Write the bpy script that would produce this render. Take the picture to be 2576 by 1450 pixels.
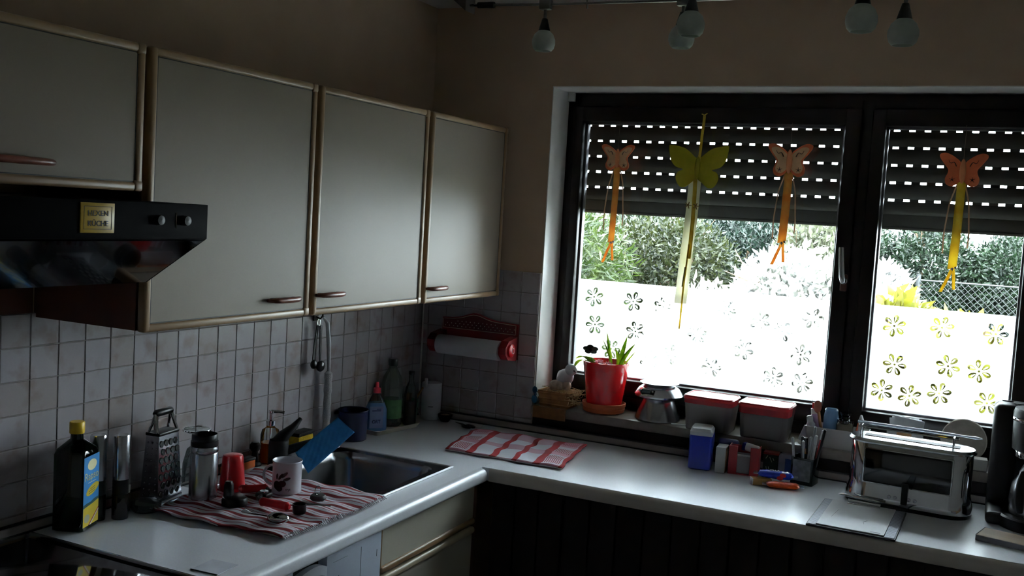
import bpy, bmesh, math, random
import numpy as np
from mathutils import Matrix, Vector

for _o in list(bpy.data.objects):
    bpy.data.objects.remove(_o)
scene = bpy.context.scene
COL = scene.collection
PI = math.pi
random.seed(7)
RNG = np.random.default_rng(11)

# ------------------------------------------------------------------ camera
F_PX, YAW, PITCH, ROLL = 2531.45, 0.441354, 0.0747818, 0.0584507
CAM = Vector((1.957863, -3.349372, 1.695577))
fwd = Vector((-math.sin(YAW) * math.cos(PITCH), math.cos(YAW) * math.cos(PITCH), -math.sin(PITCH)))
rt = fwd.cross(Vector((0, 0, 1))).normalized()
up = rt.cross(fwd)
R_ = rt * math.cos(ROLL) + up * math.sin(ROLL)
U_ = -rt * math.sin(ROLL) + up * math.cos(ROLL)
cd = bpy.data.cameras.new('camera')
cd.sensor_width = 36.0
cd.lens = F_PX / 2576.0 * 36.0
cd.clip_start = 0.05
cam = bpy.data.objects.new('camera', cd)
COL.objects.link(cam)
cam.matrix_world = Matrix(((R_.x, U_.x, -fwd.x, CAM.x), (R_.y, U_.y, -fwd.y, CAM.y), (R_.z, U_.z, -fwd.z, CAM.z), (0, 0, 0, 1)))
scene.camera = cam

# ------------------------------------------------------------------ sky, sun, exposure
SKY_STRENGTH, SUN_STRENGTH, EXPOSURE = 37.0, 10.0, 0.3
world = bpy.data.worlds.new('world')
scene.world = world
world.use_nodes = True
wn = world.node_tree
wn.nodes.clear()
wo = wn.nodes.new('ShaderNodeOutputWorld')
wb = wn.nodes.new('ShaderNodeBackground')
wb.inputs['Color'].default_value = (0.81, 0.90, 1.0, 1)
wb.inputs['Strength'].default_value = SKY_STRENGTH
wn.links.new(wb.outputs[0], wo.inputs[0])
sd = bpy.data.lights.new('sun', 'SUN')
sd.energy = SUN_STRENGTH
sd.angle = math.radians(1.0)
sd.color = (1.0, 0.95, 0.86)
sun = bpy.data.objects.new('sun', sd)
COL.objects.link(sun)
sun.rotation_euler = Vector((-0.55, 0.50, -0.85)).to_track_quat('-Z', 'Y').to_euler()
vs = scene.view_settings
vs.view_transform = 'Standard'
vs.look = 'None'
vs.exposure = EXPOSURE
vs.gamma = 1.0
vs.use_curve_mapping = False

# ------------------------------------------------------------------ helpers
def lin(h):
    h = h.lstrip('#')
    c = [int(h[i:i + 2], 16) / 255 for i in (0, 2, 4)]
    return tuple(x / 12.92 if x <= 0.04045 else ((x + 0.055) / 1.055) ** 2.4 for x in c) + (1,)

MATS = {}
def new_mat(name):
    m = bpy.data.materials.new(name)
    m.use_nodes = True
    m.node_tree.nodes.clear()
    out = m.node_tree.nodes.new('ShaderNodeOutputMaterial')
    return m, m.node_tree, out

def N(t, kind, **kw):
    n = t.nodes.new(kind)
    for k, v in kw.items():
        if k in n.inputs:
            n.inputs[k].default_value = v
        else:
            setattr(n, k, v)
    return n

def M(name, hexc='#808080', rough=0.5, metal=0.0, var=0.10, scale=18.0, bump=0.0, bscale=250.0, coat=0.0, trans=0.0, spec=0.5, stretch=None, aniso=0.0):
    """principled material whose colour is broken up by a noise in object space"""
    if name in MATS:
        return MATS[name]
    m, t, out = new_mat(name)
    b = N(t, 'ShaderNodeBsdfPrincipled', Roughness=rough, Metallic=metal)
    b.inputs['Specular IOR Level'].default_value = spec
    b.inputs['Coat Weight'].default_value = coat
    b.inputs['Transmission Weight'].default_value = trans
    tc = N(t, 'ShaderNodeTexCoord')
    src = tc.outputs['Object']
    if stretch:
        mp = N(t, 'ShaderNodeMapping')
        mp.inputs['Scale'].default_value = stretch
        t.links.new(src, mp.inputs['Vector'])
        src = mp.outputs[0]
    nz = N(t, 'ShaderNodeTexNoise', Scale=scale, Detail=4.0)
    t.links.new(src, nz.inputs['Vector'])
    cr = N(t, 'ShaderNodeValToRGB')
    c = lin(hexc)
    lo = tuple(x * (1 - var) for x in c[:3]) + (1,)
    hi = tuple(min(1, x * (1 + var)) for x in c[:3]) + (1,)
    cr.color_ramp.elements[0].position, cr.color_ramp.elements[0].color = 0.3, lo
    cr.color_ramp.elements[1].position, cr.color_ramp.elements[1].color = 0.7, hi
    t.links.new(nz.outputs['Fac'], cr.inputs[0])
    t.links.new(cr.outputs[0], b.inputs['Base Color'])
    if bump:
        n2 = N(t, 'ShaderNodeTexNoise', Scale=bscale, Detail=3.0)
        t.links.new(src, n2.inputs['Vector'])
        bp = N(t, 'ShaderNodeBump', Strength=bump, Distance=0.002)
        t.links.new(n2.outputs['Fac'], bp.inputs['Height'])
        t.links.new(bp.outputs[0], b.inputs['Normal'])
    t.links.new(b.outputs[0], out.inputs[0])
    MATS[name] = m
    return m

def glass(name, hexc='#ffffff', ior=1.45, rough=0.02, milk=0.0, milkc='#ffffff'):
    """thin clear glass: tinted straight-through light plus fresnel reflection, optional cloudy share"""
    if name in MATS:
        return MATS[name]
    m, t, out = new_mat(name)
    tr = N(t, 'ShaderNodeBsdfTransparent', Color=lin(hexc))
    gl = N(t, 'ShaderNodeBsdfGlossy', Roughness=rough)
    fr = N(t, 'ShaderNodeFresnel', IOR=ior)
    mx = N(t, 'ShaderNodeMixShader')
    base = tr
    if milk:
        df = N(t, 'ShaderNodeBsdfDiffuse', Color=lin(milkc))
        tl = N(t, 'ShaderNodeBsdfTranslucent', Color=lin(milkc))
        m1 = N(t, 'ShaderNodeMixShader')
        t.links.new(df.outputs[0], m1.inputs[1]); t.links.new(tl.outputs[0], m1.inputs[2])
        m2 = N(t, 'ShaderNodeMixShader')
        m2.inputs[0].default_value = milk
        t.links.new(tr.outputs[0], m2.inputs[1]); t.links.new(m1.outputs[0], m2.inputs[2])
        base = m2
    t.links.new(fr.outputs[0], mx.inputs[0])
    t.links.new(base.outputs[0], mx.inputs[1]); t.links.new(gl.outputs[0], mx.inputs[2])
    t.links.new(mx.outputs[0], out.inputs[0])
    MATS[name] = m
    return m

def leafmat(name, hexa, hexb, transl=0.35, scale=9.0, rough=0.5, k=1.0):
    if name in MATS:
        return MATS[name]
    m, t, out = new_mat(name)
    tc = N(t, 'ShaderNodeTexCoord')
    nz = N(t, 'ShaderNodeTexNoise', Scale=scale, Detail=5.0)
    t.links.new(tc.outputs['Object'], nz.inputs['Vector'])
    cr = N(t, 'ShaderNodeValToRGB')
    cr.color_ramp.elements[0].position, cr.color_ramp.elements[0].color = 0.38, tuple(q * k for q in lin(hexa)[:3]) + (1,)
    cr.color_ramp.elements[1].position, cr.color_ramp.elements[1].color = 0.62, tuple(q * k for q in lin(hexb)[:3]) + (1,)
    t.links.new(nz.outputs['Fac'], cr.inputs[0])
    d = N(t, 'ShaderNodeBsdfPrincipled', Roughness=rough)
    l = N(t, 'ShaderNodeBsdfTranslucent')
    t.links.new(cr.outputs[0], d.inputs['Base Color']); t.links.new(cr.outputs[0], l.inputs['Color'])
    mx = N(t, 'ShaderNodeMixShader'); mx.inputs[0].default_value = transl
    t.links.new(d.outputs[0], mx.inputs[1]); t.links.new(l.outputs[0], mx.inputs[2])
    t.links.new(mx.outputs[0], out.inputs[0])
    MATS[name] = m
    return m

def finish(me, smooth=True, angle=38):
    if smooth and len(me.polygons):
        me.polygons.foreach_set('use_smooth', [True] * len(me.polygons))
        me.set_sharp_from_angle(angle=math.radians(angle))
    me.update()

def link(name, me, mat, parent=None, loc=None, rot=None):
    if mat is not None:
        me.materials.clear(); me.materials.append(mat)
    o = bpy.data.objects.new(name, me)
    COL.objects.link(o)
    if parent is not None:
        o.parent = parent
    if loc is not None:
        o.location = loc
    if rot is not None:
        o.rotation_euler = rot
    return o

def tag(o, label=None, cat=None, group=None, kind=None):
    if label: o['label'] = label
    if cat: o['category'] = cat
    if group: o['group'] = group
    if kind: o['kind'] = kind
    return o

def thing(name, label, cat, loc=(0, 0, 0), rz=0.0, group=None):
    o = bpy.data.objects.new(name, None)
    COL.objects.link(o)
    o.empty_display_size = 0.05
    o.location = loc
    o.rotation_euler = (0, 0, rz)
    return tag(o, label, cat, group)

class MB:
    def __init__(s):
        s.v, s.f = [], []
    def add(s, vs, fs, T=None):
        n = len(s.v)
        if T is not None:
            vs = [tuple(T @ Vector(p)) for p in vs]
        s.v += [tuple(p) for p in vs]
        s.f += [tuple(i + n for i in q) for q in fs]
        return s
    def box(s, c, d, bev=0.0, seg=2, T=None):
        bm = bmesh.new()
        bmesh.ops.create_cube(bm, size=1.0)
        for v in bm.verts:
            v.co = Vector((c[0] + v.co.x * d[0], c[1] + v.co.y * d[1], c[2] + v.co.z * d[2]))
        if bev:
            bmesh.ops.bevel(bm, geom=bm.edges[:], offset=bev, segments=seg, profile=0.5, affect='EDGES')
        bm.verts.index_update()
        s.add([v.co[:] for v in bm.verts], [[v.index for v in f.verts] for f in bm.faces], T)
        bm.free()
        return s
    def bb(s, x0, x1, y0, y1, z0, z1, bev=0.0, seg=2, T=None):
        return s.box(((x0 + x1) / 2, (y0 + y1) / 2, (z0 + z1) / 2), (x1 - x0, y1 - y0, z1 - z0), bev, seg, T)
    def lathe(s, prof, n=28, c=(0, 0), T=None, sx=1.0, sy=1.0, a0=0.0):
        vs, fs = [], []
        k = len(prof)
        for i in range(n):
            a = a0 + 2 * PI * i / n
            for r, z in prof:
                vs.append((c[0] + r * math.cos(a) * sx, c[1] + r * math.sin(a) * sy, z))
        for i in range(n):
            j = (i + 1) % n
            for q in range(k - 1):
                fs.append((i * k + q, j * k + q, j * k + q + 1, i * k + q + 1))
        if prof[0][0] > 1e-6:
            fs.append([i * k for i in range(n)][::-1])
        if prof[-1][0] > 1e-6:
            fs.append([i * k + k - 1 for i in range(n)])
        return s.add(vs, fs, T)
    def shell(s, prof, n=28, c=(0, 0), T=None, sx=1.0, sy=1.0, a0=0.0):
        """lathe of an open profile with no caps"""
        vs, fs = [], []
        k = len(prof)
        for i in range(n):
            a = a0 + 2 * PI * i / n
            for r, z in prof:
                vs.append((c[0] + r * math.cos(a) * sx, c[1] + r * math.sin(a) * sy, z))
        for i in range(n):
            j = (i + 1) % n
            for q in range(k - 1):
                fs.append((i * k + q, j * k + q, j * k + q + 1, i * k + q + 1))
        return s.add(vs, fs, T)
    def tube(s, pts, r, n=8, T=None, caps=True, flat=1.0):
        pts = [Vector(p) for p in pts]
        rs = r if isinstance(r, (list, tuple)) else [r] * len(pts)
        vs, fs = [], []
        prev = None
        for i, p in enumerate(pts):
            d = (pts[min(i + 1, len(pts) - 1)] - pts[max(i - 1, 0)])
            d = d.normalized() if d.length > 1e-9 else Vector((0, 0, 1))
            if prev is None:
                a = Vector((0, 0, 1)) if abs(d.z) < 0.9 else Vector((1, 0, 0))
                u = d.cross(a).normalized()
            else:
                u = (prev - d * prev.dot(d))
                u = u.normalized() if u.length > 1e-6 else d.orthogonal().normalized()
            prev = u
            w = d.cross(u)
            for k in range(n):
                a = 2 * PI * k / n
                vs.append(tuple(p + (u * math.cos(a) + w * math.sin(a) * flat) * rs[i]))
        for i in range(len(pts) - 1):
            for k in range(n):
                j = (k + 1) % n
                fs.append((i * n + k, i * n + j, (i + 1) * n + j, (i + 1) * n + k))
        if caps:
            fs.append(list(range(n))[::-1])
            fs.append([(len(pts) - 1) * n + k for k in range(n)])
        return s.add(vs, fs, T)
    def loft(s, rings, caps=True, T=None):
        n = len(rings[0])
        vs = [p for r in rings for p in r]
        fs = []
        for i in range(len(rings) - 1):
            for k in range(n):
                j = (k + 1) % n
                fs.append((i * n + k, i * n + j, (i + 1) * n + j, (i + 1) * n + k))
        if caps:
            fs.append(list(range(n))[::-1])
            fs.append([(len(rings) - 1) * n + k for k in range(n)])
        return s.add(vs, fs, T)
    def sheet(s, fn, nu, nv, T=None):
        vs = [fn(i / nu, j / nv) for j in range(nv + 1) for i in range(nu + 1)]
        fs = [(j * (nu + 1) + i, j * (nu + 1) + i + 1, (j + 1) * (nu + 1) + i + 1, (j + 1) * (nu + 1) + i) for j in range(nv) for i in range(nu)]
        return s.add(vs, fs, T)
    def ball(s, c, r, n=14, m=9, T=None):
        r = (r, r, r) if not isinstance(r, (tuple, list)) else r
        vs = [(c[0], c[1], c[2] - r[2])]
        for j in range(1, m):
            b = -PI / 2 + PI * j / m
            for i in range(n):
                a = 2 * PI * i / n
                vs.append((c[0] + r[0] * math.cos(a) * math.cos(b), c[1] + r[1] * math.sin(a) * math.cos(b), c[2] + r[2] * math.sin(b)))
        vs.append((c[0], c[1], c[2] + r[2]))
        fs = [(0, 1 + (i + 1) % n, 1 + i) for i in range(n)]
        for j in range(m - 2):
            for i in range(n):
                k = (i + 1) % n
                fs.append((1 + j * n + i, 1 + j * n + k, 1 + (j + 1) * n + k, 1 + (j + 1) * n + i))
        L = len(vs) - 1
        fs += [(L, 1 + (m - 2) * n + i, 1 + (m - 2) * n + (i + 1) % n) for i in range(n)]
        return s.add(vs, fs, T)
    def mesh(s, name, smooth=True, angle=38):
        me = bpy.data.meshes.new(name)
        me.from_pydata(s.v, [], s.f)
        finish(me, smooth, angle)
        return me
    def build(s, name, mat, parent=None, smooth=True, angle=38, loc=None, rot=None):
        return link(name, s.mesh(name, smooth, angle), mat, parent, loc, rot)

def rrect(x0, x1, y0, y1, r, z, n=5):
    """rounded rectangle ring, counter-clockwise"""
    pts = []
    for cx, cy, a in ((x1 - r, y1 - r, 0), (x0 + r, y1 - r, PI / 2), (x0 + r, y0 + r, PI), (x1 - r, y0 + r, 1.5 * PI)):
        for k in range(n + 1):
            t = a + PI / 2 * k / n
            pts.append((cx + r * math.cos(t), cy + r * math.sin(t), z))
    return pts

def outline_mesh(loops, thick, T=None, smooth=False, bev=0.0):
    """filled 2D outline (further loops are holes), extruded by THICK about its plane"""
    cu = bpy.data.curves.new('outline', 'CURVE')
    cu.dimensions = '2D'
    cu.fill_mode = 'BOTH'
    cu.extrude = thick / 2
    cu.bevel_depth = bev
    for lp in loops:
        sp = cu.splines.new('POLY')
        sp.points.add(len(lp) - 1)
        for p, q in zip(sp.points, lp):
            p.co = (q[0], q[1], 0, 1)
        sp.use_cyclic_u = True
    o = bpy.data.objects.new('outline', cu)
    me = bpy.data.meshes.new_from_object(o)
    bpy.data.objects.remove(o); bpy.data.curves.remove(cu)
    if T is not None:
        me.transform(T)
    finish(me, smooth)
    return me

def text(name, body, size, mat, parent, T, extrude=0.0004, width=None):
    cu = bpy.data.curves.new('text', 'FONT')
    cu.body = body
    cu.size = size
    cu.align_x = 'CENTER'; cu.align_y = 'CENTER'
    cu.extrude = extrude
    cu.resolution_u = 3
    o = bpy.data.objects.new('text', cu)
    me = bpy.data.meshes.new_from_object(o)
    bpy.data.objects.remove(o); bpy.data.curves.remove(cu)
    if width:
        xs = [v.co.x for v in me.vertices]
        if xs and max(xs) > min(xs):
            k = width / (max(xs) - min(xs))
            for v in me.vertices:
                v.co.x *= k
    me.transform(T)
    return link(name, me, mat, parent)

def frame_T(origin, xdir, ydir):
    x = Vector(xdir).normalized(); y = Vector(ydir).normalized(); z = x.cross(y)
    return Matrix(((x.x, y.x, z.x, origin[0]), (x.y, y.y, z.y, origin[1]), (x.z, y.z, z.z, origin[2]), (0, 0, 0, 1)))

def smooth_loop(p, n=5):
    """closed Catmull-Rom curve through the points"""
    out, m = [], len(p)
    for i in range(m):
        a, b, c, d = p[i - 1], p[i], p[(i + 1) % m], p[(i + 2) % m]
        for k in range(n):
            t = k / n
            out.append(tuple(0.5 * (2 * b[q] + (c[q] - a[q]) * t + (2 * a[q] - 5 * b[q] + 4 * c[q] - d[q]) * t * t + (3 * b[q] - a[q] - 3 * c[q] + d[q]) * t ** 3) for q in (0, 1)))
    return out

def copy_tree(o, parent=None):
    c = o.copy(); COL.objects.link(c); c.parent = parent
    for ch in list(o.children):
        copy_tree(ch, c)
    return c

# ------------------------------------------------------------------ materials
PAINT = M('wall_paint', '#b39a84', 0.85, var=0.05, scale=6, bump=0.15, bscale=90)
PAINT_W = M('reveal_paint', '#eceae8', 0.8, var=0.04, scale=8, bump=0.1, bscale=90)
WHITEWALL = M('white_wall_paint', '#cbc9c6', 0.85, var=0.04, scale=6, bump=0.12, bscale=90)
CEIL = M('ceiling_paint', '#cfcac4', 0.9, var=0.03, bump=0.15, bscale=60)
FLOOR = M('floor_tile', '#b2acA6', 0.5, var=0.15, scale=4)
GROUT = M('grout', '#8d8683', 0.9, var=0.08, scale=60)
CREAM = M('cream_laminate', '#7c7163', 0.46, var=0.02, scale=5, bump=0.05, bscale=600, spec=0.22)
BEIGE = M('beige_edge', '#8c7052', 0.4, var=0.06, scale=12)
CARCASS = M('brown_carcass', '#4a2416', 0.5, var=0.2, scale=8, stretch=(1, 1, 0.1))
HANDLE = M('reddish_wood', '#6b3a2c', 0.35, var=0.2, scale=30)
BLACKG = M('black_gloss', '#08080a', 0.10, var=0.1, coat=0.5)
BLACKM = M('black_plastic', '#09090a', 0.38, var=0.15, spec=0.3)
BLACKR = M('black_rough', '#131214', 0.6, var=0.2)
STEEL = M('brushed_steel', '#b9bac0', 0.24, metal=1.0, var=0.06, scale=40, stretch=(1, 1, 30))
CHROME = M('chrome', '#d9dade', 0.06, metal=1.0, var=0.02)
STEELD = M('sink_steel', '#8f9094', 0.22, metal=1.0, var=0.06, scale=60)
WORKTOP = M('worktop_laminate', '#e0e2ea', 0.30, var=0.03, scale=220, spec=0.6)
DARKWOOD = M('dark_window_wood', '#120906', 0.36, var=0.25, scale=12, stretch=(1, 1, 0.12), spec=0.25)
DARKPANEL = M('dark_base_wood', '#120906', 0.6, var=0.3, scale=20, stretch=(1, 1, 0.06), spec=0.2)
WHITEP = M('white_plastic', '#d7d8dc', 0.35, var=0.03)
PAPER = M('white_paper', '#dcdde2', 0.85, var=0.03)
RED = M('red_plastic', '#b3121a', 0.28, var=0.08)
REDGLAZE = M('red_glaze', '#c8161a', 0.12, var=0.06, coat=0.6)
REDWOOD = M('red_painted_wood', '#7c0f14', 0.35, var=0.12)
TERRA = M('terracotta', '#a4512f', 0.8, var=0.15, scale=30, bump=0.2)
BLUE = M('blue_plastic', '#1d2f9a', 0.3, var=0.08)
NAVY = M('navy_enamel', '#0a0f34', 0.4, var=0.1, spec=0.3)
YELLOW = M('yellow_plastic', '#d0a800', 0.4, var=0.06)
ORANGE = M('orange_plastic', '#d2660d', 0.4, var=0.1)
WOOD = M('light_wood', '#b98a5a', 0.6, var=0.2, scale=25, stretch=(1, 1, 0.2))
CLEAR = glass('clear_glass', '#f2f6f5')
PANE = glass('window_glass', '#f6faf8', ior=1.4, rough=0.0)
INK = M('dark_ink', '#1b1a22', 0.6)
# ------------------------------------------------------------------ the room
XR, YB, ZC = 2.95, -4.3, 2.446
WX0, WX1, WZ0, WZ1 = 0.492, 2.15, 0.985, 2.156
WT = 0.36

def struct(name, mb, mat, smooth=False):
    o = mb.build(name, mat, None, smooth)
    o['kind'] = 'structure'
    return o

wl = struct('wall_left', MB().bb(-0.2, 0, YB - 0.2, 0.0, 0, ZC), PAINT)
ww = MB()
ww.bb(-0.2, WX0, 0, WT, 0, ZC); ww.bb(WX1, XR + 0.2, 0, WT, 0, ZC)
ww.bb(WX0, WX1, 0, WT, 0, WZ0); ww.bb(WX0, WX1, 0, WT, WZ1, ZC)
wwin = struct('wall_window', ww, PAINT)
struct('wall_right', MB().bb(XR, XR + 0.2, YB - 0.2, 0.0, 0, ZC), WHITEWALL)
struct('wall_back', MB().bb(0, XR, YB - 0.2, YB, 0, ZC), WHITEWALL)
struct('floor', MB().bb(-0.2, XR + 0.2, YB - 0.2, WT, -0.15, 0), FLOOR)
struct('ceiling', MB().bb(-0.2, XR + 0.2, YB - 0.2, WT, ZC, ZC + 0.2), CEIL)
# plastered reveal lining of the window opening
rv = MB()
rv.bb(WX0 - 0.001, WX0 + 0.003, 0.001, 0.17, WZ0, WZ1, 0.001, 1)
rv.bb(WX0, WX1, 0.001, 0.17, WZ1 - 0.004, WZ1 + 0.001, 0.001, 1)
rv.bb(WX1 - 0.003, WX1 + 0.001, 0.001, 0.17, WZ0, WZ1, 0.001, 1)
struct('trim_1', rv, PAINT_W)

# wall tiles, one object each
def tile_material():
    m, t, out = new_mat('glazed_tile')
    b = N(t, 'ShaderNodeBsdfPrincipled', Roughness=0.24)
    oi = N(t, 'ShaderNodeObjectInfo')
    cr = N(t, 'ShaderNodeValToRGB')
    e = cr.color_ramp.elements
    e[0].position, e[0].color = 0.0, lin('#a6a1a6')
    e[1].position, e[1].color = 1.0, lin('#9d9392')
    x = e.new(0.62); x.color = lin('#a49ea2')
    x = e.new(0.86); x.color = lin('#a0989a')
    t.links.new(oi.outputs['Random'], cr.inputs[0])
    tc = N(t, 'ShaderNodeTexCoord')
    ad = N(t, 'ShaderNodeVectorMath', operation='ADD')
    sc = N(t, 'ShaderNodeVectorMath', operation='SCALE'); sc.inputs['Scale'].default_value = 0.9
    t.links.new(oi.outputs['Location'], sc.inputs[0])
    t.links.new(tc.outputs['Object'], ad.inputs[0]); t.links.new(sc.outputs[0], ad.inputs[1])
    nz = N(t, 'ShaderNodeTexNoise', Scale=16.0, Detail=3.0)
    t.links.new(ad.outputs[0], nz.inputs['Vector'])
    r2 = N(t, 'ShaderNodeValToRGB')
    r2.color_ramp.elements[0].position, r2.color_ramp.elements[0].color = 0.30, lin('#e2d3ca')
    r2.color_ramp.elements[1].position, r2.color_ramp.elements[1].color = 0.48, (1, 1, 1, 1)
    t.links.new(nz.outputs['Fac'], r2.inputs[0])
    mx = N(t, 'ShaderNodeMix', data_type='RGBA', blend_type='MULTIPLY')
    mx.inputs[0].default_value = 0.9
    t.links.new(cr.outputs[0], mx.inputs[6]); t.links.new(r2.outputs[0], mx.inputs[7])
    t.links.new(mx.outputs[2], b.inputs['Base Color'])
    t.links.new(b.outputs[0], out.inputs[0])
    return m
TILE = tile_material()
TS, TY0, TZ0 = 0.0770655, -1.76342, 1.3281
TH = 0.007
_tile_cache = {}
def tile(parent, face, a0, a1, z0, z1):
    g = 0.0011
    w, h = round(a1 - a0 - 2 * g, 4), round(z1 - z0 - 2 * g, 4)
    if w < 0.006 or h < 0.006:
        return
    key = (face, w, h)
    if key not in _tile_cache:
        d = (TH, w, h) if face == 'x' else (w, TH, h)
        me = MB().box((0, 0, 0), d, 0.0013, 1).mesh('tile', False)
        me.materials.append(TILE)
        _tile_cache[key] = me
    o = bpy.data.objects.new('tile', _tile_cache[key])
    COL.objects.link(o)
    o.parent = parent
    a, z = (a0 + a1) / 2, (z0 + z1) / 2
    o.location = (TH / 2 + 0.0015, a, z) if face == 'x' else (a, -TH / 2 - 0.0015, z)
    j = lambda: random.uniform(-0.004, 0.004)
    o.rotation_euler = (0, j(), j()) if face == 'x' else (j(), 0, j())

gl = MB().bb(0, 0.006, -2.62, -0.0, 0.885, 1.405).build('grout_bed', GROUT, wl, False)
gw = MB().bb(0.0, WX0 - 0.001, -0.006, 0, 0.885, 1.482).bb(WX0 - 0.001, XR, -0.006, 0, 0.885, 0.972).build('grout_bed', GROUT, wwin, False)
zrows = [TZ0 - k * TS for k in range(-2, 7)]              # 1.482 ... 0.866
ys = [TY0 + c * TS for c in range(-11, 24)]
for zi in range(1, 8):
    z1, z0 = zrows[zi], max(zrows[zi + 1] if zi + 1 < len(zrows) else 0.9, 0.905)
    for c in range(len(ys) - 1):
        a0, a1 = ys[c], min(ys[c + 1], -0.008)
        tile(wl, 'x', a0, a1, z0, z1)
xs = [0.0085, 0.0325] + [0.0325 + TS * k for k in range(1, 7)]
xs[-1] = WX0 - 0.002
for zi in range(0, 8):
    z1, z0 = zrows[zi], max(zrows[zi + 1] if zi + 1 < len(zrows) else 0.9, 0.905)
    for c in range(len(xs) - 1):
        tile(wwin, 'y', xs[c], xs[c + 1], z0, z1)
MB().bb(WX0 + .002, XR - .002, -0.0115, -0.006, 0.905, 0.9675, 0.001, 1).build('under_sill_dark_strip', DARKPANEL, wwin, False)  # dark strip set in place of the tile row below the sill
MB().bb(0.0, 0.006, -2.45, -1.757, 1.405, 1.53).build('hood_back_panel', CARCASS, wl, False)
# caulk joint in the corner
o = MB().tube([(0.011, -0.011, 0.905), (0.011, -0.011, 1.40)], 0.0035, 6).build('caulk_joint', M('caulk', '#cfcac6', 0.6), wl)

# window sill
SILL = M('sill_stone', '#6f675f', 0.35, var=0.12, scale=40)
sl = MB().bb(WX0 + 0.002, WX1 - 0.002, -0.035, 0.16, 0.968, 1.0, 0.004, 2)
struct('window_sill', sl, SILL, True)

# ------------------------------------------------------------------ window
win = thing('window_1', None, None)
win['kind'] = 'structure'
FY0, FY1 = 0.150, 0.215
G1 = (0.566, 1.490, 1.110, 2.045)
G2 = (1.618, 2.052, 1.110, 2.045)
fr = MB()
fr.bb(WX0 + 0.001, 0.548, FY0, FY1, 1.0, 2.150, 0.004)
fr.bb(2.075, WX1 - 0.001, FY0, FY1, 1.0, 2.150, 0.004)
fr.bb(WX0 + 0.001, WX1 - 0.001, FY0, FY1, 2.085, 2.150, 0.004)
fr.bb(WX0 + 0.001, WX1 - 0.001, FY0, FY1, 1.0, 1.062, 0.004)
fr.bb(1.535, 1.580, FY0 - 0.002, FY1, 1.02, 2.13, 0.004)
fr.build('window_frame', DARKWOOD, win)
# plastic corner cap of the reveal
MB().bb(WX0 + 0.003, WX0 + 0.030, 0.135, 0.149, 2.118, 2.151, 0.002).build('corner_cap', PAINT_W, win)
def sash(g, o0, o1, o2, o3):
    x0, x1, z0, z1 = g
    y0, y1 = 0.128, 0.185
    s = MB()
    s.bb(o0, x0, y0, y1, o2, o3, 0.006); s.bb(x1, o1, y0, y1, o2, o3, 0.006)
    s.bb(x0 - 0.004, x1 + 0.004, y0, y1, o2, z0, 0.006); s.bb(x0 - 0.004, x1 + 0.004, y0, y1, z1, o3, 0.006)
    so = s.build('sash', DARKWOOD, win)
    b = MB()
    bw = 0.007
    b.bb(x0 - 0.002, x0 + bw, 0.160, 0.186, z0, z1, 0.002); b.bb(x1 - bw, x1 + 0.002, 0.160, 0.186, z0, z1, 0.002)
    b.bb(x0, x1, 0.160, 0.186, z0 - 0.002, z0 + bw, 0.002); b.bb(x0, x1, 0.160, 0.186, z1 - bw, z1 + 0.002, 0.002)
    b.build('glazing_bead', M('bead_metal', '#7d7a80', 0.35, metal=0.7), so)
    MB().bb(x0, x1, 0.188, 0.191, z0, z1).build('glass_pane', PANE, so, False)
    return so
S1 = sash(G1, 0.530, 1.541, 1.046, 2.100)
S2 = sash(G2, 1.574, 2.096, 1.046, 2.100)
# handle on the sash stile
hd = MB()
hd.bb(1.516, 1.538, 0.116, 0.130, 1.500, 1.556, 0.004)
hb = hd.build('handle_plate', M('handle_plate_brown', '#4a2a26', 0.4), S1)
hd = MB()
hd.tube([(1.527, 0.120, 1.535), (1.527, 0.092, 1.535), (1.524, 0.086, 1.548), (1.519, 0.086, 1.60), (1.516, 0.086, 1.645)], [0.008, 0.009, 0.010, 0.009, 0.0085], 10)
hd.lathe([(0.0, 0), (0.012, 0), (0.012, 0.006), (0.0, 0.006)], 14, T=Matrix.Translation((1.527, 0.120, 1.535)) @ Matrix.Rotation(PI / 2, 4, 'X'))
hd.build('window_handle', M('handle_metal', '#c9c9cc', 0.22, metal=1.0), S1)

# frosted privacy film with clear flower cut-outs
m, t, out = new_mat('frosted_film')
tl = N(t, 'ShaderNodeBsdfTranslucent', Color=(0.92, 0.92, 0.92, 1)); df = N(t, 'ShaderNodeBsdfDiffuse', Color=(0.80, 0.80, 0.80, 1))
nz = N(t, 'ShaderNodeTexNoise', Scale=300.0); cr = N(t, 'ShaderNodeMapRange')
cr.inputs['To Min'].default_value, cr.inputs['To Max'].default_value = 0.86, 0.92
tc = N(t, 'ShaderNodeTexCoord'); t.links.new(tc.outputs['Object'], nz.inputs['Vector']); t.links.new(nz.outputs['Fac'], cr.inputs['Value'])
mx = N(t, 'ShaderNodeMixShader'); t.links.new(cr.outputs[0], mx.inputs[0])
t.links.new(df.outputs[0], mx.inputs[1]); t.links.new(tl.outputs[0], mx.inputs[2]); t.links.new(mx.outputs[0], out.inputs[0])
FILM = m
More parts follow.
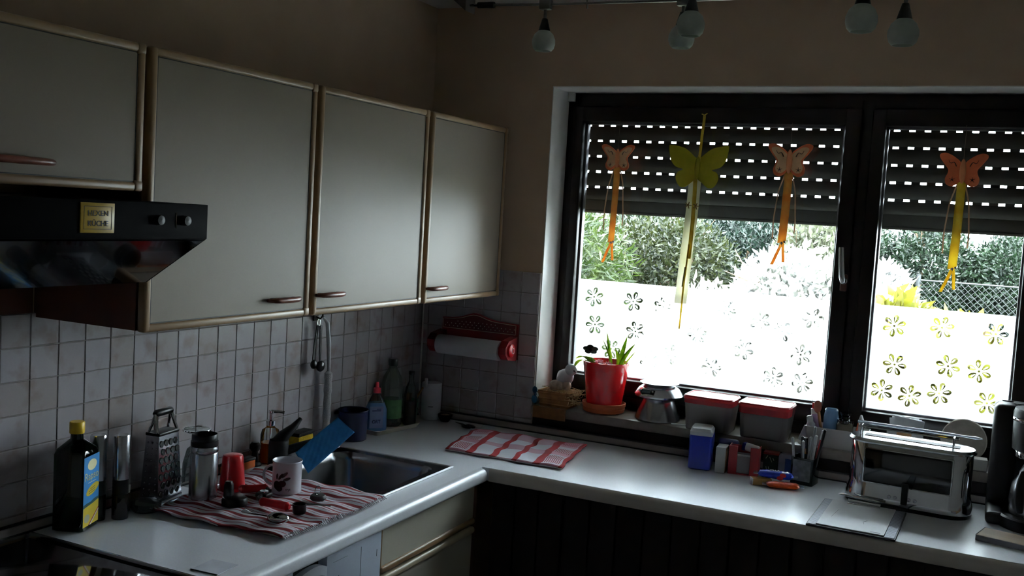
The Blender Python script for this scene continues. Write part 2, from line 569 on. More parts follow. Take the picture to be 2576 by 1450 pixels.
def flower_holes(cx, cz, rot, r=0.036):
    L = []
    c = [(cx + 0.0040 * math.cos(a), cz + 0.0040 * math.sin(a)) for a in [2 * PI * k / 8 for k in range(8)]]
    L.append(c)
    for k in range(6):
        a = rot + PI / 3 * k
        ax, az = math.cos(a), math.sin(a)
        nx_, nz_ = -az, ax
        out_ = [(0.24, 0.0), (0.40, 0.13), (0.62, 0.23), (0.84, 0.24), (1.0, 0.14), (1.06, 0.0), (1.0, -0.14), (0.84, -0.24), (0.62, -0.23), (0.40, -0.13)]
        sh_ = 0.05 if k % 2 else -0.05
        in_ = [(0.38, sh_ * .5), (0.52, 0.045 + sh_), (0.70, 0.065 + sh_), (0.84, 0.03 + sh_), (0.84, -0.03 + sh_), (0.70, -0.065 + sh_), (0.52, -0.045 + sh_)]
        for lp in (out_, in_):
            L.append([(cx + r * (u * ax + w * nx_), cz + r * (u * az + w * nz_)) for u, w in lp])
    return L
def film(g, spots, parent):
    x0, x1, z0 = g[0] + 0.0065, g[1] - 0.0065, g[2] + 0.0065
    loops = [[(x0, z0), (x1, z0), (x1, 1.462), (x0, 1.462)]]
    for i, (a, b) in enumerate(spots):
        if x0 + 0.040 < a < x1 - 0.040 and z0 + 0.040 < b < 1.462 - 0.040:
            loops += flower_holes(a, b, 0.35 + i * 0.9)
    T = Matrix(((1, 0, 0, 0), (0, 0, 1, 0.1868), (0, 1, 0, 0), (0, 0, 0, 1)))
    me = outline_mesh(loops, 0.0, T)
    return link('privacy_film', me, FILM, parent)
film(G1, [(0.630, 1.398), (0.784, 1.395), (0.640, 1.295), (0.71, 1.21), (0.80, 1.285), (0.90, 1.385), (0.945, 1.215), (0.86, 1.185), (1.03, 1.30), (1.092, 1.185), (1.13, 1.395),
          (1.20, 1.262), (1.25, 1.37), (1.311, 1.175), (1.398, 1.266), (1.410, 1.170), (1.428, 1.395), (1.33, 1.34), (0.985, 1.40)], S1)
film(G2, [(1.690, 1.396), (1.835, 1.405), (1.993, 1.400), (1.701, 1.268), (1.863, 1.282), (1.955, 1.276), (1.668, 1.178), (1.755, 1.170), (1.844, 1.190), (1.986, 1.177)], S2)

# roller shutter with light slots, each slat its own piece
SHUT = M('shutter_plastic', '#211d1b', 0.5, var=0.1, scale=10)
sh = thing('roller_shutter', 'dark brown roller shutter half lowered outside the window, daylight showing through its slots', 'roller shutter', (0, 0.30, 1.713))
SX0, SX1 = 0.475, 2.17
HP, HW = 0.0484, 0.0195
def slat_mesh():
    s = MB()
    prof = [(0.006 * math.sin(PI * k / 6) + 0.002, -0.0253 + 0.0505 * k / 6) for k in range(7)]
    ring = [(-a, b) for a, b in prof] + [(-a + 0.007, b) for a, b in prof[::-1]]
    s.loft([[(SX0, a, b) for a, b in ring], [(SX1, a, b) for a, b in ring]])
    k = 0
    while True:
        hx = 0.572 - 2 * HP + HP * k
        a0, a1 = hx + HW / 2, hx + HP - HW / 2
        if a0 > SX1: break
        s.bb(max(a0, SX0), min(a1, SX1), -0.002, 0.002, 0.0225, 0.036)
        k += 1
    return s.mesh('slat', True, 40)
sm = slat_mesh(); sm.materials.append(SHUT)
for i in range(9):
    o = bpy.data.objects.new('slat', sm)
    COL.objects.link(o); o.parent = sh
    o.location = (0, 0, 1.813 - 0.0293 + 0.0587 * i - 1.713)
MB().bb(SX0, SX1, -0.006, 0.006, 0.0, 0.052, 0.003).bb(SX0, SX1, -0.010, 0.008, 0.0, 0.010, 0.002).build('end_rail', SHUT, sh)
# side guides outside
for gx in (0.470, 2.165):
    MB().bb(gx - 0.012, gx + 0.012, -0.018, 0.018, -0.70, 0.60, 0.002).build('guide_rail', SHUT, sh)
# ------------------------------------------------------------------ garden outside
LAWN = leafmat('lawn', '#4c6b25', '#7f9a3c', 0.0, 3.0, k=0.342)
o = MB().bb(-9, 12, WT, 16, -0.25, -0.15).build('ground', LAWN, None, False)
tag(o, kind='structure')
GN = M('bark', '#5b4a38', 0.9, var=0.3, scale=30)

def leaf_mesh(name, blobs, n, size, aspect=0.42, up=0.2, droop=0.0):
    """blobs: (cx,cy,cz,rx,ry,rz,weight); leaves are folded rhombs"""
    w = np.array([b[6] for b in blobs], float); w /= w.sum()
    idx = RNG.choice(len(blobs), n, p=w)
    B = np.array([b[:6] for b in blobs], float)[idx]
    d = RNG.normal(size=(n, 3)); d /= np.linalg.norm(d, axis=1)[:, None]
    rad = RNG.uniform(0.45, 1.0, n) ** 0.6
    P = B[:, :3] + d * rad[:, None] * B[:, 3:6] * RNG.uniform(0.9, 1.1, (n, 1))
    P[:, 2] = np.maximum(P[:, 2], -0.1)
    a = d * 0.6 + RNG.normal(size=(n, 3)) * 0.7 + np.array([0, 0, up - droop])
    a /= np.linalg.norm(a, axis=1)[:, None]
    s = np.cross(a, RNG.normal(size=(n, 3))); s /= np.linalg.norm(s, axis=1)[:, None]
    nn = np.cross(a, s)
    L = size * RNG.uniform(0.7, 1.25, n)[:, None]
    W = L * aspect
    v = np.empty((n, 4, 3))
    v[:, 0] = P
    v[:, 1] = P + a * L * 0.45 + s * W * 0.5 + nn * W * 0.15
    v[:, 2] = P + a * L
    v[:, 3] = P + a * L * 0.45 - s * W * 0.5 + nn * W * 0.15
    me = bpy.data.meshes.new(name)
    me.vertices.add(4 * n)
    me.vertices.foreach_set('co', v.reshape(-1))
    b4 = np.arange(n) * 4
    tri = np.stack([b4, b4 + 1, b4 + 2, b4, b4 + 2, b4 + 3], 1).reshape(-1)
    me.loops.add(6 * n)
    me.loops.foreach_set('vertex_index', tri.astype(np.int32))
    me.polygons.add(2 * n)
    me.polygons.foreach_set('loop_start', (np.arange(2 * n) * 3).astype(np.int32))
    me.polygons.foreach_set('loop_total', np.full(2 * n, 3, np.int32))
    me.update(calc_edges=True)
    return me

def shrub(name, label, cat, loc, blobs, n, size, mat, aspect=0.42, up=0.2, droop=0.0, stems=5, group=None, sr=0.016):
    t = thing(name, label, cat, loc, 0, group)
    me = leaf_mesh('foliage', blobs, n * 2, size * 1.12, aspect, up, droop)
    f = link('foliage', me, mat, t); f['kind'] = 'stuff'
    s = MB()
    for k in range(stems):
        b = blobs[k % len(blobs)]
        e = Vector((b[0] + random.uniform(-.5, .5) * b[3], b[1] + random.uniform(-.5, .5) * b[4], b[2] + b[5] * random.uniform(0.2, 0.8)))
        a = Vector((random.uniform(-.08, .08), random.uniform(-.08, .08), -0.16))
        mid = a.lerp(e, 0.5) + Vector((random.uniform(-.06, .06), random.uniform(-.06, .06), 0))
        s.tube([a, a.lerp(mid, .5), mid, mid.lerp(e, .6), e], [sr, sr * .9, sr * .7, sr * .5, sr * .25], 6)
        for q in range(4):
            p = mid.lerp(e, random.random())
            s.tube([p, p + Vector((random.uniform(-.22, .22), random.uniform(-.2, .2), random.uniform(.05, .25)))], [sr * .4, sr * .12], 5)
    s.build('stems', GN, t)
    return t

WHITELEAF = leafmat('variegated_leaf', '#eef0e2', '#ffffff', 0.3, 6, k=0.289)
GOLD = leafmat('golden_leaf', '#8f8a1c', '#c9cc50', 0.4, 8, k=0.250)
BAMB = leafmat('bamboo_leaf', '#3d6418', '#86a043', 0.4, 7, k=0.137)
OLIVE = leafmat('olive_leaf', '#33481c', '#6e7838', 0.35, 6, k=0.137)
THUJA = leafmat('conifer_leaf', '#0b2a1e', '#28523a', 0.2, 7, k=0.169)
HEDGE = leafmat('hedge_leaf', '#13341c', '#3e6338', 0.25, 6, k=0.161)
PALE = leafmat('pale_leaf', '#7d8460', '#c0c4a0', 0.35, 9, k=0.164)

shrub('bamboo_clump', 'bright green feathery bamboo clump at the window side nearest the paper towel holder', 'shrub', (-1.05, 3.6, 0),
      [(0, 0, 0.6, .55, .5, .6, 2), (0.05, 0, 1.3, .6, .5, .5, 3), (-.5, .2, 1.0, .5, .5, .8, 2), (.3, -.1, .9, .35, .4, .5, 1)], 7000, 0.105, BAMB, 0.13, 0.1, 0.1, 8)
shrub('twiggy_bush', 'olive green twiggy bush with bare branches between the bamboo and the dark conifer', 'shrub', (-0.70, 5.0, 0),
      [(0, 0, .7, .8, .5, .8, 2), (.1, 0, 1.25, .7, .5, .5, 3), (-.7, .2, 1.1, .6, .5, .7, 2)], 14000, 0.055, OLIVE, 0.3, 0.2, 0, 14, sr=0.02)
shrub('conifer', 'dark bluish green conifer behind the yellow butterfly', 'tree', (-0.12, 5.7, 0),
      [(0, 0, .6, .7, .5, .8, 2), (.05, 0, 1.3, .75, .5, .55, 3), (.5, .1, .9, .5, .5, .9, 2)], 18000, 0.050, THUJA, 0.3, 0.3, 0, 3, sr=0.05)
shrub('variegated_shrub', 'large sunlit shrub with white edged leaves in front of the conifer', 'shrub', (0.86, 2.55, 0),
      [(0, 0, .6, .62, .35, .6, 3), (.12, 0, 1.15, .42, .32, .42, 4), (-.45, .1, .9, .35, .3, .42, 2), (.42, .1, 1.0, .25, .3, .5, 2)], 8500, 0.062, WHITELEAF, 0.45, 0.2, 0, 9)
shrub('pale_bush', 'pale yellowish bush rising behind the white edged shrub under the shutter', 'shrub', (0.82, 4.3, 0),
      [(0, 0, .7, .45, .4, .8, 2), (.0, 0, 1.35, .35, .35, .42, 2)], 5000, 0.06, PALE, 0.4, 0.2, 0, 6)
shrub('golden_shrub', 'low shrub with lime yellow leaves behind the narrow sash', 'shrub', (1.70, 1.75, 0),
      [(-.10, 0, .6, .35, .3, .6, .4), (-.12, 0, 1.12, .20, .25, .28, 2), (.14, -.1, 1.05, .22, .25, .28, 2)], 1500, 0.075, GOLD, 0.55, 0.2, 0, 6)
shrub('white_leaf_shrub', 'white leaved shrub low beside the lime yellow one', 'shrub', (1.34, 3.35, 0),
      [(0, 0, .6, .3, .3, .6, 2), (.02, 0, 1.22, .20, .25, .28, 2)], 2600, 0.062, WHITELEAF, 0.45, 0.2, 0, 5)
shrub('blossom_shrub', 'tall white blossoming shrub at the outer edge of the narrow sash', 'shrub', (2.48, 2.2, 0),
      [(0, 0, .7, .36, .35, .7, 2), (.02, 0, 1.25, .26, .3, .34, 2)], 3200, 0.06, WHITELEAF, 0.8, 0.1, 0, 5)
HG = 'clipped hedge plants along the garden boundary'
for i, (hx, hl) in enumerate(((-3.9, 'deep green hedge plant at the far end of the row beyond the bamboo'), (-3.1, 'deep green hedge plant, second from the far end beyond the bamboo'), (-2.3, 'deep green hedge plant just behind the bamboo clump'),
                        (-1.5, 'deep green hedge plant behind the olive green twiggy bush'), (-0.7, 'deep green hedge plant between the twiggy bush and the conifer'), (0.05, 'deep green hedge plant hidden behind the conifer'),
                        (0.75, 'deep green hedge plant behind the white edged shrub'), (1.45, 'deep green hedge plant behind the window mullion'),
                        (2.15, 'deep green hedge plant behind the chain link fence'), (2.9, 'deep green hedge plant past the chain link fence, last of the row'))):
    shrub('hedge_plant', hl, 'hedge', (hx, 7.0, 0),
          [(0, 0, .6, .44, .45, .8, 2), (0, 0, 1.25, .42, .45, .66 if hx < 2 else .50, 3)], 12000, 0.052, HEDGE, 0.32, 0.2, 0, 3, group=HG, sr=0.04)
# chain link fence in front of the hedge
cf = thing('chain_link_fence', 'grey chain link fence in front of the dark hedge', 'fence', (2.3, 6.2, 0))
wm = MB()
FZ, FW = 1.30, 1.8
k = -int((FZ + 0.2) / 0.055) - 1
while -FW / 2 + k * 0.055 < FW / 2:
    x0 = -FW / 2 + k * 0.055
    for s_ in (1, -1):
        a, b = (x0, -0.1), (x0 + FZ + 0.1, FZ)
        t0 = max(0, (-FW / 2 - a[0]) / (b[0] - a[0])); t1 = min(1, (FW / 2 - a[0]) / (b[0] - a[0]))
        if t1 > t0:
            p = (a[0] + (b[0] - a[0]) * t0, a[1] + (b[1] - a[1]) * t0); q = (a[0] + (b[0] - a[0]) * t1, a[1] + (b[1] - a[1]) * t1)
            wm.tube([(s_ * p[0], 0.003 * s_, p[1]), (s_ * q[0], 0.003 * s_, q[1])], 0.0020, 4, caps=False)
    k += 1
FW_M = M('fence_wire', '#17191b', 0.6)
w_ = wm.build('wire_mesh', FW_M, cf); w_['kind'] = 'stuff'
for px in (-0.9, 0.0, 0.9):
    MB().tube([(px, 0.02, -0.15), (px, 0.02, 1.36)], 0.02, 10).build('post', FW_M, cf)
MB().tube([(-0.9, 0.02, 1.31), (0.9, 0.02, 1.31)], 0.008, 8).build('top_rail', FW_M, cf)
# ------------------------------------------------------------------ wall cabinets
def cabinet_door(parent, y0, y1, z0, z1, x, hy=None, hz=None, hl=0.125):
    """a slab door in the plane x with rounded beige edge trim, cream panel, wooden pull"""
    th = 0.020
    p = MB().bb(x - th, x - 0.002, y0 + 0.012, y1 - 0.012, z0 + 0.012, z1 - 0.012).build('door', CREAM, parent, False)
    f = MB()
    w = 0.019
    f.bb(x - th - 0.001, x + 0.003, y0, y0 + w, z0, z1, 0.0065, 3); f.bb(x - th - 0.001, x + 0.003, y1 - w, y1, z0, z1, 0.0065, 3)
    f.bb(x - th - 0.001, x + 0.0025, y0 + 0.004, y1 - 0.004, z0, z0 + w, 0.0065, 3); f.bb(x - th - 0.001, x + 0.0025, y0 + 0.004, y1 - 0.004, z1 - w, z1, 0.0065, 3)
    fo = f.build('edge_trim', BEIGE, p)
    for cz in (z0, z1):
        MB().bb(x - th - 0.0015, x + 0.0042, y1 - 0.024, y1 + 0.0006, min(max(cz - 0.012, z0 - 0.0006), z1 - 0.0234), min(max(cz - 0.012, z0 - 0.0006), z1 - 0.0234) + 0.024, 0.006, 3).build('corner_clip', BEIGE, p)
    g = MB()
    q = 0.0008
    for (a, b, c, d) in ((y0 + w, y0 + w + 0.002, z0 + w, z1 - w), (y1 - w - 0.002, y1 - w, z0 + w, z1 - w), (y0 + w, y1 - w, z0 + w, z0 + w + 0.002), (y0 + w, y1 - w, z1 - w - 0.002, z1 - w)):
        g.bb(x - 0.004, x - 0.0012, a, b, c, d)
    g.build('shadow_groove', BLACKR, p, False)
    if hy is not None:
        h = MB()
        rings = []
        for k in range(11):
            u = -1 + 2 * k / 10
            e = math.sqrt(max(0.0, 1 - abs(u) ** 3)) * 0.95 + 0.05
            rr = 0.0075 * (0.55 + 0.45 * e)
            px = x + 0.004 + 0.020 * e
            rings.append([(px + 0.007 * math.cos(a) * (0.5 + 0.5 * e), hy + u * hl / 2, hz + rr * math.sin(a)) for a in [2 * PI * m / 10 for m in range(10)]])
        h.loft(rings)
        h.bb(x - 0.001, x + 0.018, hy - hl * 0.34 - 0.006, hy - hl * 0.34 + 0.006, hz - 0.005, hz + 0.005, 0.002)
        h.bb(x - 0.001, x + 0.018, hy + hl * 0.34 - 0.006, hy + hl * 0.34 + 0.006, hz - 0.005, hz + 0.005, 0.002)
        h.build('handle', HANDLE, p)
    return p

DX = 0.338
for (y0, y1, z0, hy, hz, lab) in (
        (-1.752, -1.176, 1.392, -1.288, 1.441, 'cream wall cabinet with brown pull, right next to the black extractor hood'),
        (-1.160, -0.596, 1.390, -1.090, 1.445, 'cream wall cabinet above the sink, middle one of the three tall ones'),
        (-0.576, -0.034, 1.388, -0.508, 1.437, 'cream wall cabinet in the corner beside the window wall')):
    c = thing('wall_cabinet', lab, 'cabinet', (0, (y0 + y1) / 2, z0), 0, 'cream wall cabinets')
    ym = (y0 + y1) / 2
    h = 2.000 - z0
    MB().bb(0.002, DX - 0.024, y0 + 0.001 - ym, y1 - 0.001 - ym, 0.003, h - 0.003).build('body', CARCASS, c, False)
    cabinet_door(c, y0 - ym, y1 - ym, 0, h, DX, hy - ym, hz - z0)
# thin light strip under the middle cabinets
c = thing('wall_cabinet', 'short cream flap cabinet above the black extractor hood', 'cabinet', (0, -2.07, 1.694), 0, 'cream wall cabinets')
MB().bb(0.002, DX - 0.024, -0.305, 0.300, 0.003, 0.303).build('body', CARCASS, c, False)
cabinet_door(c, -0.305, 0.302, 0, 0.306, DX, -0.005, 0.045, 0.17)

# extractor hood
hoodo = thing('extractor_hood', 'black extractor hood with sloping glass front under the short cabinet', 'extractor hood', (0, -2.07, 1.505))
HY0, HY1 = -0.30, 0.30
pr = [(0.002, 0.0), (0.362, 0.0), (0.519, 0.100), (0.519, 0.170), (0.002, 0.170)]
MB().loft([[(a, HY0, b) for a, b in pr], [(a, HY1, b) for a, b in pr]]).build('body', M('hood_panel', '#060607', 0.6, spec=0.02), hoodo, False)
MB().bb(0.5185, 0.5215, HY0, HY1, 0.101, 0.170, 0.001).build('control_panel', M('hood_panel', '#060607', 0.6, spec=0.02), hoodo)
n_ = Vector((0.1, 0, -0.157)).normalized()
a, b = Vector((0.368, 0, 0.004)), Vector((0.517, 0, 0.099))
o_ = Vector((n_.x, 0, n_.z)) * 0.003
MB().loft([[tuple(a + Vector((0, HY0 + .01, 0))), tuple(b + Vector((0, HY0 + .01, 0))), tuple(b + o_ + Vector((0, HY0 + .01, 0))), tuple(a + o_ + Vector((0, HY0 + .01, 0)))],
           [tuple(a + Vector((0, HY1 - .01, 0))), tuple(b + Vector((0, HY1 - .01, 0))), tuple(b + o_ + Vector((0, HY1 - .01, 0))), tuple(a + o_ + Vector((0, HY1 - .01, 0)))]]).build('glass_flap', BLACKG, hoodo, False)
for ky in (0.165, 0.235):
    MB().lathe([(0.010, 0), (0.009, 0.010), (0.0, 0.011)], 18, T=Matrix.Translation((0.5215, ky, 0.137)) @ Matrix.Rotation(PI / 2, 4, 'Y')).build('knob', BLACKM, hoodo)
MB().bb(0.5215, 0.5225, 0.212, 0.2135, 0.122, 0.152).build('indicator', CHROME, hoodo, False)
# enamel sign on the hood
sg = thing('sign', 'small yellow enamel sign with black lettering on the hood front', 'sign', (0.5218, -2.050, 1.6165))
MB().bb(0, 0.003, -0.0375, 0.0375, 0, 0.0535, 0.001).build('plate', M('sign_yellow', '#b08f2a', 0.35), sg)
ST = lambda y, z: frame_T((0.0034, y, z), (0, 1, 0), (0, 0, 1))
text('lettering', 'HEXEN', 0.0135, INK, sg, ST(0, 0.0345), width=0.045)
text('lettering', 'KÜCHE', 0.0135, INK, sg, ST(0, 0.0165), width=0.045)
b = MB()
for (y0, y1, z0, z1) in ((-.031, .031, .0065, .0073), (-.031, .031, .0465, .0473), (-.031, -.0302, .0065, .0473), (.0302, .031, .0065, .0473)):
    b.bb(0.0029, 0.0034, y0, y1, z0, z1)
b.build('border_line', INK, sg, False)

# ------------------------------------------------------------------ worktops
WZ = 0.9
def nosing(y0, y1, xf):
    """half-round front edge running along y"""
    r = 0.020
    pts = [(xf - 0.03, WZ)] + [(xf - r + r * math.sin(a), WZ - r + r * math.cos(a)) for a in [PI * k / 10 for k in range(11)]] + [(xf - 0.03, WZ - 0.04)]
    return pts
HB = (0.128, 0.488, -1.085, -0.690)     # basin hole
YL = -1.762
lw = thing('worktop', 'pale grey worktop with rounded front edge and inset sink along the tiled wall', 'worktop', (0, 0, 0))
me = outline_mesh([[(0.004, YL), (0.585, YL), (0.585, -0.004), (0.004, -0.004)],
                   [(0.11, -1.46), (0.505, -1.46), (0.505, -0.665), (0.11, -0.665)]], 0.04, Matrix.Translation((0, 0, WZ - 0.02)))
link('slab', me, WORKTOP, lw)
pf = nosing(0, 0, 0.612)
pf = [(0.584, WZ)] + [(0.612 - 0.017 + 0.017 * math.sin(a), WZ - 0.017 + 0.017 * math.cos(a)) for a in [PI / 2 * k / 8 for k in range(9)]] + [(0.612 - 0.010 + 0.010 * math.cos(a), WZ - 0.030 - 0.010 * math.sin(a)) for a in [PI / 2 * k / 5 for k in range(6)]] + [(0.584, WZ - 0.04)]
MB().loft([[(a, YL, b) for a, b in pf], [(a, -0.603, b) for a, b in pf]]).build('front_edge', M('worktop_nosing', '#d4d6de', 0.30, var=0.03, scale=220), lw)
MB().bb(0.02, 0.605, YL - 0.004, YL, WZ - 0.038, WZ + 0.001, 0.001).build('metal_end_strip', CHROME, lw)
rw = thing('worktop', 'pale grey worktop running under the window with toaster and towel on it', 'worktop', (0, 0, 0))
MB().bb(0.5855, XR - 0.004, -0.5835, -0.004, WZ - 0.04, WZ).build('slab', WORKTOP, rw, False)
pf2 = [(-0.583, WZ)] + [(-(0.592 - 0.012 + 0.012 * math.sin(a)), WZ - 0.012 + 0.012 * math.cos(a)) for a in [PI / 2 * k / 6 for k in range(7)]] + [(-0.592, WZ - 0.037), (-0.590, WZ - 0.04), (-0.583, WZ - 0.04)]
MB().loft([[(0.6125, a, b) for a, b in pf2], [(XR - 0.004, a, b) for a, b in pf2]]).build('front_edge', M('worktop_edge', '#c9c1bb', 0.4, var=0.05), rw)
# sealing strips between worktop and tiles
SEAL = M('sealing_strip', '#867c78', 0.4, var=0.08)
s1 = thing('sealing_strip', 'narrow grey sealing strip with dark lips where the worktop meets the window wall', 'strip', (0, 0, WZ))
MB().bb(0.03, XR - 0.005, -0.026, -0.0105, 0.002, 0.024, 0.003).build('profile', SEAL, s1)
MB().bb(0.03, XR - 0.005, -0.0285, -0.012, 0.0, 0.004).bb(0.03, XR - 0.005, -0.022, -0.0095, 0.0225, 0.0275).build('rubber_lip', BLACKR, s1, False)
s2 = thing('sealing_strip', 'narrow grey sealing strip with dark lips along the tiled wall behind the oil bottle', 'strip', (0, 0, WZ))
MB().bb(0.0105, 0.024, -2.45, -0.03, 0.002, 0.022, 0.003).build('profile', SEAL, s2)
MB().bb(0.012, 0.0265, -2.45, -0.03, 0.0, 0.004).bb(0.0095, 0.02, -2.45, -0.03, 0.0205, 0.0255).build('rubber_lip', BLACKR, s2, False)

# sink
sk = thing('sink', 'stainless steel inset sink with drainer, striped cloth spread over the drainer', 'sink', (0, 0, WZ))
T0 = Matrix.Translation((0, 0, 0.0016))
me = outline_mesh([[(p[0], p[1]) for p in rrect(0.096, 0.520, -1.475, -0.652, 0.012, 0)], [(p[0], p[1]) for p in rrect(*HB, 0.055, 0, 8)]], 0.003, T0)
link('rim_plate', me, STEELD, sk)
rg = MB()
ring = lambda ins, z, r: rrect(HB[0] + ins, HB[1] - ins, HB[2] + ins, HB[3] - ins, r, z, 8)
rg.loft([ring(0, 0.003, .055), ring(0.004, -0.002, .055), ring(0.010, -0.02, .055), ring(0.022, -0.13, .055), ring(0.034, -0.147, .05), ring(0.08, -0.152, .04), ring(0.165, -0.155, .01)], caps=False)
rg.f.append(tuple(range(len(rg.v) - 36, len(rg.v))))
bs = rg.build('basin', STEELD, sk)
for p in bs.data.polygons: pass
MB().lathe([(0.0, 0.0), (0.038, 0.0), (0.040, 0.003), (0.030, 0.004), (0.0, 0.002)], 24, c=(0.308, -0.887)).build('drain', CHROME, sk, loc=(0, 0, -0.153))
e = MB()
e.tube([(0.098, -1.473, 0.003), (0.518, -1.473, 0.003)], 0.003, 8); e.tube([(0.518, -1.473, 0.004), (0.518, -0.654, 0.004)], 0.0035, 8)
e.tube([(0.518, -0.654, 0.003), (0.098, -0.654, 0.003)], 0.003, 8); e.tube([(0.098, -0.654, 0.003), (0.098, -1.473, 0.003)], 0.003, 8)
e.build('raised_edge', M('edge_steel', '#e4e5ea', .45, metal=0.8), sk)
for k in range(8):
    MB().tube([(0.16 + k * 0.042, -1.43, 0.003), (0.16 + k * 0.042, -1.14, 0.003)], 0.0025, 6).build('drainer_rib', STEELD, sk)

# ------------------------------------------------------------------ base units
du = thing('drawer_unit', 'cream drawer unit with beige edges under the sink worktop in the corner', 'drawer unit', (0, -0.885, 0.1))
MB().bb(0.01, 0.565, -0.265, 0.265, 0, 0.635).build('body', CARCASS, du, False)
def drawer(z0, z1):
    d = MB().bb(0.566, 0.582, -0.262, 0.262, z0 + 0.018, z1 - 0.002, 0.001, 1).build('drawer', M('drawer_cream', '#b2ad9f', .4, var=.02, scale=5), du, False)
    MB().bb(0.566, 0.590, -0.264, 0.264, z0, z0 + 0.020, 0.007, 3).bb(0.566, 0.584, -0.264, -0.258, z0, z1, 0.002).build('edge_trim', BEIGE, d)
    if z1 < 0.7:
        MB().bb(0.566, 0.592, -0.264, 0.264, z1 - 0.022, z1, 0.009, 4).build('top_trim', M('trim_pale', '#a5977f', .38), d)
drawer(0.628, 0.752); drawer(0.40, 0.622); drawer(0.19, 0.394); drawer(0.0, 0.184)
cp = MB().bb(0.02, 0.578, -0.618, -0.596, 0.1, 0.858).build('corner_panel', CARCASS, None, False)
tag(cp, 'narrow brown filler panel between the drawers and the dark base cabinets', 'panel')
dw = thing('dishwasher', 'silver grey dishwasher with arched handle under the worktop next to the drawers', 'dishwasher', (0, -1.455, 0.1))
MB().bb(0.02, 0.56, -0.295, 0.295, 0, 0.752).build('body', M('dishwasher_body', '#8d9098', 0.4), dw, False)
SILV = M('silver_panel', '#b4bccc', 0.4, metal=0.1, var=0.03)
MB().bb(0.56, 0.592, 0.055, 0.293, 0.612, 0.752, 0.002).bb(0.56, 0.592, -0.293, -0.075, 0.612, 0.752, 0.002).bb(0.56, 0.592, -0.08, 0.06, 0.612, 0.655, 0.002).build('control_panel', SILV, dw)
MB().bb(0.561, 0.566, -0.075, 0.055, 0.655, 0.75).build('grip_recess', BLACKR, dw, False)
MB().loft([[(0.588 + 0.012 * math.sin(PI * k / 8) + dx, -0.076 + 0.132 * k / 8, 0.715 + 0.020 * math.sin(PI * k / 8) + dz) for dx, dz in ((-0.012, 0.012), (0.004, 0.012), (0.004, -0.012), (-0.012, -0.012))] for k in range(9)]).build('handle', M('handle_silver', '#c4c8d0', .3, metal=.5), dw)
MB().bb(0.56, 0.590, -0.293, 0.293, 0.02, 0.606, 0.003).build('front_panel', SILV, dw)
mk = MB()
mk.bb(0.5919, 0.5924, 0.104, 0.106, 0.665, 0.69); mk.bb(0.5919, 0.5924, 0.199, 0.2, 0.64, 0.735)
for q in range(3): mk.bb(0.5919, 0.5924, 0.075, 0.088, 0.664 + q * 0.012, 0.6655 + q * 0.012)
mk.bb(0.5919, 0.5924, 0.272, 0.2735, 0.69, 0.708); mk.bb(0.5919, 0.5924, 0.08, 0.14, 0.729, 0.7295)
mk.build('panel_marks', INK, dw, False)
for q in range(2):
    MB().box((0.594, 0.158 + q * 0.014, 0.640), (0.006, 0.009, 0.009), 0.001).build('button', STEEL, dw)
for i, (x0, x1, lab) in enumerate(((0.615, 0.853, 'narrow dark brown base cabinet in the corner beside the drawers'), (0.857, 1.530, 'wide dark brown base cabinet under the checked towel and the blue box'),
                      (1.534, 2.207, 'dark brown base cabinet under the clipboard and toaster'), (2.211, 2.90, 'dark brown base cabinet under the coffee machine'))):
    bc = thing('base_cabinet', lab, 'cabinet', ((x0 + x1) / 2, 0, 0.08), 0, 'dark base cabinets under the window')
    w = (x1 - x0) / 2
    MB().bb(-w + 0.002, w - 0.002, -0.545, -0.02, 0, 0.775).build('body', DARKPANEL, bc, False)
    npl = max(2, round((x1 - x0) / 0.085))
    pw = 2 * w / npl
    for q in range(npl):
        MB().bb(-w + q * pw + 0.0012, -w + (q + 1) * pw - 0.0012, -0.563, -0.546, 0.01, 0.772, 0.0015, 1).build('plank', DARKPANEL, bc, False)
ov = thing('cooker', 'black cooker with glass hob beside the oil bottle', 'cooker', (0, -2.07, 0.0))
MB().bb(0.02, 0.58, -0.298, 0.300, 0.05, 0.87).build('body', BLACKM, ov, False)
MB().bb(0.028, 0.600, -0.300, 0.298, 0.870, 0.888, 0.003).build('hob_frame', BLACKM, ov)
MB().bb(0.035, 0.595, -0.295, 0.294, 0.886, 0.892, 0.002).build('glass_hob', BLACKG, ov)
MB().bb(0.58, 0.60, -0.297, 0.297, 0.10, 0.70, 0.003).build('oven_door', BLACKG, ov)
MB().tube([(0.635, -0.22, 0.66), (0.635, 0.22, 0.66)], 0.009, 10).tube([(0.60, -0.2, 0.66), (0.635, -0.2, 0.66)], 0.006, 8).tube([(0.60, 0.2, 0.66), (0.635, 0.2, 0.66)], 0.006, 8).build('oven_handle', STEEL, ov)
for q in range(5):
    MB().lathe([(0.02, 0), (0.017, 0.022), (0.0, 0.023)], 18, T=Matrix.Translation((0.58, -0.22 + q * 0.11, 0.79)) @ Matrix.Rotation(PI / 2, 4, 'Y')).build('knob', BLACKM, ov)

